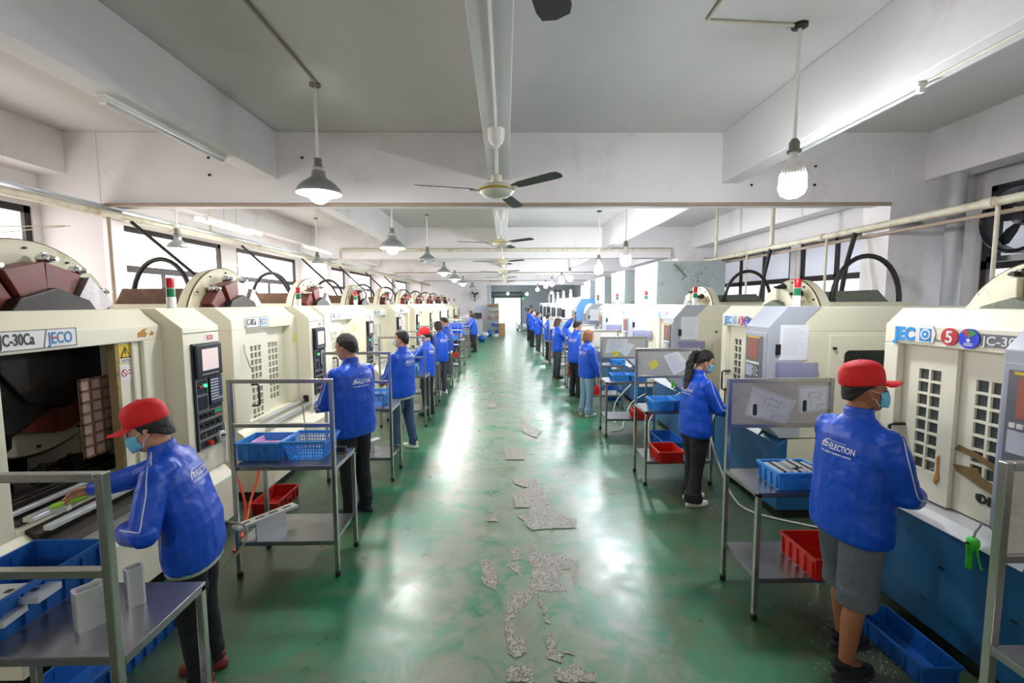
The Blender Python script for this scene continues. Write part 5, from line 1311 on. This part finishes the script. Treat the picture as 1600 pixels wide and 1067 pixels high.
def person(x, y, az, h, label, lean=0, head=(0, 0), hands=((-.16, .42, 1.05), (.16, .42, 1.05)), hair='short', hcol=None, cap=False, mask='blue', legs='trousers', legm=None, shoes=None,
           stance=.0, female=False, near=0, skn=None, logo=True, hem=False, hint=None, wide=1., openhand=False, capt=0, foots=(0, 0), bob=1., sleeve_tight=1.):
    S = h/1.70
    skn = skn or skin; legm = legm or pant_k; shoes = shoes or shoe_k
    vox = (.010, .0075, .0055)[near]; voxb = (.009, .007, .0048)[near]
    lr = R(lean)
    W_ = .96 if female else 1.06; W_ *= wide
    def U(p, amt=1.):
        p = Vector(p); z0 = .93
        if p.z <= z0: return p
        f = min(1, (p.z-z0)/.25); a = lr*f
        c = Vector((0, 0, z0)); q = p-c
        return c+Vector((q.x, q.y*math.cos(a)+q.z*math.sin(a), q.z*math.cos(a)-q.y*math.sin(a)))
    def UM(z):  # ring orientation
        return Matrix.Rotation(-lr*min(1, max(0, (z-.93)/.25)), 3, 'X')
    def ring(z, rx, ry, cy=0, cx=0, n=20, ex=2.2): return ell(U((cx, cy, z)), rx, ry, n, UM(z), ex)
    sho = [U((s_*.160*W_, -.012, 1.350)) for s_ in (-1, 1)]
    el, wr = [], []
    l1, l2 = .285, .255
    for i, s_ in enumerate((-1, 1)):
        t = Vector(hands[i]); hn = (hint[i] if hint else (s_*.55, -.35, -1.))
        e, w_ = ik(sho[i], t, l1, l2, hn); el.append(e); wr.append(w_)
    # head frame
    hy, hp = R(head[0]), R(head[1])
    neck = U((0, -.012, 1.45)); 
    Hm = Matrix.Translation(neck+Vector((0, .018, .035))) @ Matrix.Rotation(-hy, 4, 'Z') @ Matrix.Rotation(-hp, 4, 'X') @ Matrix.Translation((0, .008, .105))
    # ---- body: one continuous mesh
    b = MB()
    b.loft([ring(z, rx, ry, cy) for z, rx, ry, cy in ((.84, .13, .09, 0), (.95, .135, .095, 0), (1.1, .115, .085, 0), (1.25, .13, .09, 0), (1.38, .12, .075, -.01), (1.44, .07, .06, -.01))])
    chain(b, [U((0, -.012, 1.40)), U((0, -.014, 1.45)), Hm @ Vector((0, -.022, -.07))], [.062, .056 if not female else .05, .052 if not female else .047], 14)
    hr = []
    for z, cy, rx, ry in ((-.116, .050, .020, .022), (-.105, .042, .036, .042), (-.082, .028, .052, .062), (-.05, .018, .063, .078), (-.015, .008, .070, .090), (.02, .002, .075, .097), (.055, -.004, .076, .097), (.085, -.008, .064, .082), (.105, -.010, .044, .058), (.116, -.010, .018, .025)):
        hr.append([Hm @ Vector(p) for p in ell((0, cy, z), rx, ry, 20, None, 2.15)])
    b.loft(hr)
    nose = [Hm @ Vector(p) for p in ((0, .088, .018), (0, .104, -.008), (0, .113, -.026), (0, .098, -.036))]; chain(b, nose, [.008, .010, .012, .009], 8)
    for s_ in (-1, 1):
        T = Hm @ Matrix.Translation((s_*.076, -.006, -.008)) @ Matrix.Rotation(s_*R(-22), 4, 'Z')
        b.ball((0, 0, 0), (.009, .019, .031), 12, T); b.ball((s_*.004, -.004, .010), (.008, .014, .016), 10, T)
        b.ball((s_*.030, .082, .028), (.020, .010, .007), 8, Hm)      # brow
    b.ball((0, .092, -.062), (.022, .010, .007), 8, Hm)                # mouth
    for i, s_ in enumerate((-1, 1)):
        chain(b, [sho[i], el[i], wr[i]], [.045, .038, .027], 12)
        fd = (wr[i]-el[i]).normalized()
        if near or openhand: hand(b, wr[i]+fd*.02, fd+Vector((0, 0, -.15)), (-s_*.9, .1, -.55), s_*1, .98, .42)
        else:
            hand(b, wr[i]+fd*.02, fd, (-s_*.9, .1, -.55), s_*1, 1.05, .35)
    # legs
    ft = []
    for i, s_ in enumerate((-1, 1)):
        fx, fy = s_*(.095+stance), foots[i]
        hipj = Vector((s_*.085, 0, .88)); ank = Vector((fx, fy-.02, .09)); kn = hipj.lerp(ank, .5)+Vector((0, .025, 0)); ft.append((fx, fy))
        chain(b, [hipj, kn, ank.lerp(kn, .62)+Vector((0, -.012, 0)), ank], [.072, .050, .052, .034], 14)
        chain(b, [ank, (fx, fy+.09, .035)], [.034, .026], 10)
    body = organic(b, 'person', skn, None, voxb, 5 if near else 4)
    # ---- jacket
    j = MB()
    hw = W_*1.03
    secs = [(.775, .176*hw, .132, 0), (.795, .187*hw, .143, 0), (.86, .196*hw, .148, -.002), (1.02, .192*W_, .142, -.004), (1.16, .194*W_, .140, -.006), (1.27, .194*W_, .134, -.010), (1.335, .182*W_, .122, -.012), (1.385, .150*W_, .100, -.014), (1.42, .108, .082, -.012), (1.45, .072, .069, -.010)]
    j.loft([ring(z, rx, ry, cy) for z, rx, ry, cy in secs])
    j.loft([ring(z, r_, r_*.98, -.012, ex=2) for z, r_ in ((1.43, .075), (1.46, .071), (1.495, .068), (1.50, .062), (1.44, .055))])   # collar
    for i, s_ in enumerate((-1, 1)):
        a, e, w_ = sho[i], el[i], wr[i]
        dn = (w_-e).normalized()
        up_ = a+(Vector((0, -.01, a.z))-a)*.40+Vector((0, 0, .012))
        st = sleeve_tight
        chain(j, [up_, a, a.lerp(e, .35), a.lerp(e, .75), e, e.lerp(w_, .35), e.lerp(w_, .78), w_-dn*.012, w_+dn*.012], [.062, .070, .075*st, .071*st, .070*st, .068*st, .061*st, .049, .041], 16)
    jk = organic(j, 'jacket', jacket_m, body, vox, 6 if near else 4, .017 if near else .012, .11)
    bvh = BVHTree.FromPolygons([v.co for v in jk.data.vertices], [p.vertices for p in jk.data.polygons])
    # back print
    if logo:
        T = Matrix(((1, 0, 0, 0), (0, 0, 1, 0), (0, 1, 0, 0), (0, 0, 0, 1)))
        geo = []
        sz = .060
        vs, fs = text_geo('ELECTION', sz, 0, 'LEFT', .0012, .78); geo.append(([(v[0]-.055, v[1], 0) for v in vs], fs))
        vs, fs = text_geo('For reliable hardware partner', .024, 0, 'LEFT', .0006, .95); geo.append(([(v[0]-.14, v[1]-.034, 0) for v in vs], fs))
        sw = MB()
        def band(c, rx, ry, a0, a1, t0, t1, tilt=0):
            k = 14; pts = []
            for q in range(k+1):
                a = R(a0+(a1-a0)*q/k); t = (t0+(t1-t0)*q/k)/2
                o_ = Vector((math.cos(a)*(rx+t), math.sin(a)*(ry+t))); i_ = Vector((math.cos(a)*(rx-t), math.sin(a)*(ry-t))); pts.append((o_, i_))
            vs = []
            for o_, i_ in pts: vs += [(c[0]+o_.x, c[1]+o_.y, 0), (c[0]+i_.x, c[1]+i_.y, 0)]
            sw.add(vs, [(2*q, 2*q+1, 2*q+3, 2*q+2) for q in range(k)])
        band((-.07, .0), .07, .062, 180, 62, .014, .004); band((-.098, .022), .030, .018, 200, 20, .003, .011); band((-.098, .028), .038, .020, 190, 350, .004, .008); band((-.098, .024), .012, .009, 0, 360, .006, .006)
        sw.box(-.04, .085, .0565, .0605, 0, 0.00001)
        geo.append((sw.v, sw.f))
        bmx = bmesh.new()
        for vs, fs in geo:
            bv = [bmx.verts.new(v) for v in vs]
            for f in fs:
                try: bmx.faces.new([bv[q] for q in f])
                except ValueError: pass
        if near:
            bmesh.ops.triangulate(bmx, faces=bmx.faces[:])
            for _ in range(2):
                ed = [e_ for e_ in bmx.edges if e_.calc_length() > .012]
                if ed: bmesh.ops.subdivide_edges(bmx, edges=ed, cuts=1); bmesh.ops.triangulate(bmx, faces=bmx.faces[:])
        Rm = UM(1.3)
        for v in bmx.verts:
            p = U((0, 0, 1.255)); q = p+Rm @ Vector((v.co.x*.66, -.6, v.co.y*.76)); dr = Rm @ Vector((0, 1, 0))
            hit = bvh.ray_cast(q, dr)
            v.co = (hit[0]-dr*(.0025+.0)) if hit[0] is not None else q+dr*.47
        me = bpy.data.meshes.new('back_print'); bmx.to_mesh(me); bmx.free(); me.materials.append(print_m)
        o = bpy.data.objects.new('back_print', me); COL.objects.link(o); o.parent = jk
    # white piping along shoulder and sleeve
    for i, s_ in enumerate((-1, 1)):
        a, e, w_ = sho[i], el[i], wr[i]; pts = []
        path = [(U((s_*.068, .02, 1.50)), Vector((s_*.2, .3, 1))), (U((s_*.10, .015, 1.42)), Vector((s_*.3, .15, 1))), (a+Vector((s_*.0, 0, .0)), Vector((s_*.7, .15, .75))), (a.lerp(e, .35), None), (a.lerp(e, .7), None), (e, None), (e.lerp(w_, .4), None), (e.lerp(w_, .8), None)]
        ax = (e-a).normalized(); out = Vector((s_*1., -.15, .25)); out = (out-ax*out.dot(ax)).normalized()
        dense = []
        for q in range(len(path)-1):
            for t in range(6):
                u = t/6; p = path[q][0].lerp(path[q+1][0], u); d0 = path[q][1] or out; d1 = path[q+1][1] or out; dense.append((p, d0.lerp(d1, u).normalized()))
        dense.append((path[-1][0], out))
        for p, d in dense:
            hit = bvh.ray_cast(p+d*.35, -d)
            if hit[0] is not None and (hit[0]-p).length < .2: pts.append(hit[0]+d*.001)
        if len(pts) > 4:
            sm = [pts[0]]+[(pts[q-1]+pts[q]*2+pts[q+1])/4 for q in range(1, len(pts)-1)]+[pts[-1]]
            MB().tube(sm, .0032 if near else .004, 6).build('piping', piping_m, jk, smooth=60)
    if hem:
        MB().loft([ring(.80, .180*hw, .134), ring(.757, .176*hw, .130), ring(.750, .168*hw, .122), ring(.79, .160*hw, .11)]).build('shirt_hem', shirt_m, body, smooth=50)
    # ---- legs
    l = MB()
    l.loft([ell((0, 0, z), rx, ry, 20, None, 2.3) for z, rx, ry in ((.78, .150, .105), (.86, .160, .115), (.95, .150, .112), (.99, .140, .105))])
    lk = (.115, .088, .070, .062) if not female else (.112, .082, .068, .062)
    for i, s_ in enumerate((-1, 1)):
        fx, fy = ft[i]; hipj = Vector((s_*.078, 0, .84)); ank = Vector((fx, fy-.025, .10)); kn = hipj.lerp(ank, .5)+Vector((0, .02, 0))
        if legs == 'shorts':
            e_ = hipj.lerp(kn, 1.02)
            chain(l, [hipj, hipj.lerp(kn, .5), e_+Vector((0, 0, .02))], [.104, .102, .094], 16)
            l.loft([ell(e_+Vector((0, 0, .05)), .096, .100, 16), ell(e_+Vector((0, .0, -.045)), .098, .104, 16)])
        else:
            chain(l, [hipj, hipj.lerp(kn, .5), kn, kn.lerp(ank, .5), ank+Vector((0, .0, .02))], [.100, .090, .074, .066, .060 if legs != 'wide' else .082], 16)
            r_ = .060 if legs != 'wide' else .088
            l.loft([ell(ank+Vector((0, 0, .06)), r_, r_*1.05, 16), ell(ank+Vector((0, .01, -.045)), r_*1.02, r_*1.15, 16)])
    organic(l, 'shorts' if legs == 'shorts' else 'trousers', legm, body, vox*1.1, 5, .014, .09)
    for i in range(2):
        fx, fy = ft[i]
        s_ = MB()
        s_.loft([[(fx+rx*math.cos(t)*(1), fy+.03+.138*math.sin(t)*ry, z) for t in [2*PI*k/18 for k in range(18)]] for z, rx, ry in ((.0, .045, .97), (.018, .049, 1.0), (.03, .048, .98), (.05, .044, .92))])
        s_.loft([[(fx+rx*math.cos(t), fy+cy+ry*math.sin(t), z) for t in [2*PI*k/18 for k in range(18)]] for z, rx, ry, cy in ((.03, .044, .122, .03), (.06, .040, .095, .01), (.085, .037, .06, -.035), (.105, .036, .05, -.045))])
        sh = organic(s_, 'shoe', shoes, body, .008 if not near else .006, 3)
        if near and shoes is shoe_k: MB().loft([[(fx+.05*sc_*math.cos(t), fy+.03+.142*sc_*math.sin(t), z) for t in [2*PI*k/20 for k in range(20)]] for z, sc_ in ((.0005, .98), (.016, 1.0), (.022, .97))]).build('sole', mat('dark_grey_sole', '#34363a', .6), sh, smooth=50)
    # ---- hair
    hm = hcol or hair_m
    def hair_shell(front_z, side_z, back_z, grow=1.09, flare=0, open_ang=62):
        n = 32; rings = []; 
        prof = []
        for k in range(n):
            a = 2*PI*k/n; sx_, sy_ = math.cos(a), math.sin(a)   # sy_=1 front
            ang = abs(math.degrees(math.atan2(sx_, sy_)))        # 0 front, 180 back
            if ang < open_ang: zb = front_z
            elif ang < 100: zb = front_z+(side_z-front_z)*min(1, (ang-open_ang)/18)
            else: zb = side_z+(back_z-side_z)*min(1, (ang-100)/45)
            col = []
            for q in range(11):
                t = q/10; z = .118*grow+(zb-.118*grow)*t**1.15
                zz = max(-1, min(1, (z-.01)/(.108*grow+.008)))
                rad = math.sqrt(max(0, 1-zz*zz)) if z > .02 else 1-.10*max(0, (.02-z)/.12)+flare*max(0, (.02-z)/.12)
                col.append(Vector((.0775*grow*rad*sx_, .099*grow*rad*sy_-.006, z)))
            prof.append(col)
        mb = MB(); vs = []; fs = []
        for col in prof: vs += [Hm @ p for p in col]
        K = 11; cidx = len(vs); vs.append(Hm @ Vector((0, 0, .0))); vs.append(Hm @ Vector((0, -.006, .121*grow)))
        for k in range(n):
            m_ = (k+1) % n
            for q in range(K-1): fs.append((k*K+q, m_*K+q, m_*K+q+1, k*K+q+1))
            fs.append((k*K+K-1, m_*K+K-1, cidx)); fs.append((k*K, m_*K, cidx+1))
        mb.add(vs, fs); return mb
    hb = None
    if hair == 'short': hb = hair_shell(.062, -.022 if cap else .0, -.078 if cap else -.062, 1.10)
    elif hair == 'crop': hb = hair_shell(.066, .012, -.055, 1.035)
    elif hair == 'bob': hb = hair_shell(.060, -.085, -.105, 1.17, .22, 58)
    elif hair == 'long' or hair == 'tail' or hair == 'bun': hb = hair_shell(.064, -.005, -.058, 1.10)
    if hb is not None:
        ho = organic(hb, 'hair', hm, body, .006 if near else .009, 2, .010, .03)
        if hair == 'long':
            pts = [Hm @ Vector((0, -.10, .07)), Hm @ Vector((0, -.135, .045)), Hm @ Vector((0, -.145, -.03))]; z = pts[-1]
            pts += [z+Vector((0, -.008, -.10)), z+Vector((0, -.025, -.20)), z+Vector((0, -.035, -.31)), z+Vector((0, -.03, -.41))]
            t_ = MB()
            for k, (p, rx, ry) in enumerate(zip(pts, (.03, .036, .05, .060, .058, .045, .014), (.03, .032, .03, .028, .026, .022, .01))): pass
            t_.loft([ell(p, rx, ry, 14) for p, rx, ry in zip(pts[1:], (.034, .052, .066, .068, .055, .016), (.036, .036, .032, .030, .026, .012))]); chain(t_, pts[:2], [.030, .034], 12)
            organic(t_, 'ponytail', hm, body, .006, 4, .022, .035)
        if hair == 'tail':
            pts = [Hm @ Vector((0, -.10, .01)), Hm @ Vector((0, -.135, -.01)), Hm @ Vector((0, -.14, -.07)), Hm @ Vector((0, -.125, -.14))]
            t_ = MB(); chain(t_, pts, [.022, .030, .030, .012], 12); organic(t_, 'ponytail', hm, body, .007, 3, .01, .03)
    # ---- cap
    if cap:
        cm = MB(); CT = Hm @ Matrix.Translation((0, -.004, .020)) @ Matrix.Rotation(R(4-capt), 4, 'X')
        rings = []
        for z, s_ in ((.0, 1.0), (.03, 1.015), (.065, 1.0), (.093, .93), (.114, .77), (.127, .52), (.133, .26), (.135, .06)):
            rings.append([CT @ Vector(p) for p in ell((0, -.004, z+.012), .088*s_, .109*s_, 28, None, 2.1)])
        inner = [[CT @ Vector(p) for p in ell((0, -.004, z+.012), .080*s_, .100*s_, 28, None, 2.1)] for z, s_ in ((.10, .5), (.06, .9), (.0, .95))]
        cm.loft(inner+rings)
        co = cm.build('cap', cap_m, body, smooth=60)
        sb = co.modifiers.new('s', 'SUBSURF'); sb.levels = 1; sb.render_levels = 1
        MB().ball((0, -.004, .147), (.009, .009, .005), 8, CT).build('cap_button', cap_m, co, smooth=60)
        # brim
        up, lo = [], []
        nn = 13
        vs = []; fs = []
        for t in range(nn):
            a = R(-62+124*t/(nn-1)); xi, yi = .087*math.sin(a), -.004+.107*math.cos(a)
            ext = .086*(math.cos(a*1.05)**.6 if math.cos(a*1.05) > 0 else 0)+.004
            for q in range(4):
                f = q/3; xx = xi*(1-.04*f); yy = yi+ext*f; zz = .018-.016*(xx/.08)**2*f-.010*f
                vs.append(CT @ Vector((xx, yy, zz)))
        m0_ = len(vs)
        vs += [v-(CT.to_3x3() @ Vector((0, 0, .0045))) for v in vs]
        for t in range(nn-1):
            for q in range(3):
                i0 = t*4+q; fs.append((i0, i0+4, i0+5, i0+1)); fs.append((m0_+i0+1, m0_+i0+5, m0_+i0+4, m0_+i0))
            fs.append((t*4+3, t*4+7, m0_+t*4+7, m0_+t*4+3)); fs.append((t*4+4, t*4, m0_+t*4, m0_+t*4+4))
        for t in (0, nn-1):
            for q in range(3): fs.append((t*4+q, t*4+q+1, m0_+t*4+q+1, m0_+t*4+q))
        bo = MB().add(vs, fs).build('cap_brim', cap_m, co, smooth=40); sb = bo.modifiers.new('s', 'SUBSURF'); sb.levels = 1; sb.render_levels = 1
    # ---- mask with ear loops
    if mask:
        vs, fs = [], []; na, nzz = 15, 7
        for q in range(nzz):
            v = q/(nzz-1); z = -.002-.098*v
            for t in range(na):
                a = R(-66+132*t/(na-1)); c_ = math.cos(a); bulge = .016*max(0, c_)**3*math.sin(PI*(.15+.7*v))
                sh_ = 1-.30*max(0, (v-.45))**1.2*(1.2)
                zz = z-.006*(1-c_)*(1 if v < .5 else -5)
                vs.append(Hm @ Vector((math.sin(a)*(.0735)*sh_, .006+(math.cos(a)*.099+bulge)*(sh_*.35+.65)+.010*v*c_, zz)))
        for q in range(nzz-1):
            for t in range(na-1): i0 = q*na+t; fs.append((i0, i0+1, i0+na+1, i0+na))
        mo = MB().add(vs, fs).build('face_mask', mask_m if mask == 'blue' else mask_w, body, smooth=70)
        so = mo.modifiers.new('t', 'SOLIDIFY'); so.thickness = .002; so.offset = 1
        for s_ in (-1, 1):
            for z in (-.008, -.078):
                pts = [Hm @ Vector((s_*.069, .045 if z > -.05 else .040, z)), Hm @ Vector((s_*.0785, .018, z*.6+.006)), Hm @ Vector((s_*.084, -.006, .012 if z > -.05 else -.030))]
                MB().tube(pts, .0018 if near else .0026, 5).build('ear_loop', strap_m, mo)
    for s_ in (-1, 1):
        MB().ball((s_*.030, .0905, .012), (.013, .006, .0055), 10, Hm).build('eye', eye_m, body, smooth=80)
    body.scale = (S, S, S); body.location = (x, y, 0); body.rotation_euler = (0, 0, -R(az))
    WR[body.name] = (wr, el, S)
    tag(body, label, 'person', 'factory workers in blue jackets')
    return body

WR = {}
# machines with black panels
l1_ = person(-1.70, 2.40, -104, 1.58, 'person in red cap and mask reaching into the open machine with a lime brush', lean=15, head=(-10, 20), hands=((-.143, .27, 1.04), (.264, .645, 1.14)), hair='short', cap=True, mask='blue', shoes=shoe_r, female=True, near=2, hem=True, wide=1.16, hint=((-.9, -.4, -.7), (.6, -.1, -1)), skn=skin)
person(-1.50, 4.42, -60, 1.79, 'person with short dark hair and black trousers, back to the aisle, beside the basket cart', lean=3, head=(-14, 8), hands=((-.12, .33, 1.02), (.14, .30, 1.0)), hair='short', mask=None, near=2, wide=1.12, shoes=mat('navy_shoe', '#1d2a44', .6))
person(-1.47, 6.42, -66, 1.70, 'person in pale mask, blue jeans and white shoes, facing the black-panel machines', lean=0, head=(-16, -6), hands=((-.08, .30, 1.0), (.10, .30, .98)), hair='short', mask='white', legm=jean_m, shoes=shoe_w, near=1, hem=True, wide=1.08, foots=(.10, -.06), stance=.02)
person(-1.47, 8.45, -70, 1.60, 'person in red cap with tied dark hair, blue jacket and black trousers', lean=2, head=(-15, 6), hair='tail', cap=True, mask='white', female=True)
person(-1.49, 10.40, -48, 1.66, 'person with round short black hair, blue jacket and charcoal trousers, white shoes', lean=3, head=(-20, 14), hair='bob', mask=None, legm=pant_g, shoes=shoe_w, female=True, bob=.6)
person(-1.58, 12.45, -75, 1.70, 'person with dark hair and pale mask, leaning over the cart beyond the charcoal trousers worker', lean=7, head=(-5, 15), hair='short', mask='blue', legm=pant_g, shoes=shoe_w)
person(-1.78, 16.3, 168, 1.66, 'person in blue mask facing back up the aisle, hands over a blue bin', lean=8, head=(0, 20), hair='short', mask='blue', hands=((-.16, .40, 1.0), (.16, .40, 1.0)), logo=False)
person(-1.33, 19.30, -80, 1.64, 'person with dark hair looking down, standing alone at the last cart of the row', lean=4, head=(-5, 26), hair='bob', mask='blue', female=True, hands=((-.16, .40, 1.16), (.16, .36, 1.12)))
person(-1.62, 21.7, -90, 1.68, 'person mostly hidden behind the lone worker at the last cart', lean=2, hair='short', mask=None, logo=False)
# machines with grey cabinets
person(1.95, 2.46, 80, 1.72, 'person in red flat-brimmed cap, mask, blue jacket and grey shorts, standing in front', lean=3, head=(20, -3), hands=((-.16, .34, 1.02), (.10, .30, 1.00)), hair='crop', cap=True, mask='blue', legs='shorts', legm=short_m, shoes=shoe_k, near=2, wide=1.06, skn=skin_t, foots=(.12, -.06), stance=.0)
person(1.96, 4.60, 80, 1.60, 'person with long black ponytail, mask, blue jacket, black trousers and white shoes', lean=3, head=(10, 20), hands=((-.10, .32, 1.06), (.14, .36, 1.04)), hair='long', mask='blue', legs='wide', shoes=shoe_w, female=True, near=2, wide=1.12, foots=(.04, -.04))
person(1.50, 8.30, 62, 1.58, 'person with light brown bob hair, blue jacket, pale wide jeans and white shoes', lean=1, head=(18, 4), hands=((-.20, .20, .80), (.24, .12, .76)), hair='bob', hcol=hair_b, mask=None, legs='wide', legm=jean_l, shoes=shoe_w, female=True, near=1, wide=1.05, openhand=True)
person(1.55, 9.95, 50, 1.70, 'person with one blue sleeve raised to the head, black trousers, behind the brown bob', lean=2, head=(10, 6), hands=((-.30, .16, 1.70), (.14, .30, 1.0)), hair='short', mask=None, hint=((-1, .1, .2), (.55, -.35, -1)), near=1)
person(1.42, 12.50, 72, 1.64, 'person with reddish dark shoulder hair and mask, charcoal trousers and dark shoes', lean=1, head=(14, 2), hair='bob', hcol=mat('reddish_hair', '#4a2a22', .45, var=.4, vs=60), mask='blue', legm=pant_g, female=True, near=1)
person(1.50, 15.8, 72, 1.70, 'person with dark hair and mask, pale hem, black trousers and white shoes', lean=0, head=(14, -2), hair='short', mask='blue', shoes=shoe_w, hem=True)
person(1.36, 18.85, 74, 1.70, 'person with dark hair, grey trousers and white shoes, between two others near the white machines', head=(12, 0), hair='short', mask='blue', legm=pant_g, shoes=shoe_w)
person(1.26, 21.4, 76, 1.72, 'person with dark hair, black trousers and black shoes, last but one before the grey room', head=(12, 0), hair='short', mask='white')
person(1.30, 25.0, 76, 1.76, 'person farthest away on the grey-cabinet side, partly hidden behind the black-shoed worker', head=(12, 0), hair='short', mask='blue')
# the lime brush held by the worker at the open machine
wr_, el_, S_ = WR[l1_.name]
bpy.context.view_layer.update()
hd = (wr_[1]-el_[1]).normalized(); hp_ = l1_.matrix_world @ (wr_[1]+hd*.13+Vector((0, 0, -.035))); hd = (l1_.matrix_world.to_3x3() @ hd).normalized()
q_ = hd.to_track_quat('X', 'Z').to_matrix().to_4x4(); q_.translation = hp_
br = MB().loft([[(x, .018*s*math.cos(t), .013*s*math.sin(t)) for t in [2*PI*k/14 for k in range(14)]] for x, s in ((-.08, .5), (-.06, .9), (-.02, 1.0), (.03, 1.15), (.07, 1.3), (.10, 1.1), (.115, .5))])
bo_ = br.build('hand_brush', lime2, None, smooth=60); bo_.matrix_world = q_
MB().box(.03, .11, -.016, .016, -.045, -.008).build('bristles', grey_h, bo_)
tag(bo_, 'lime green hand brush held inside the open machine', 'brush')
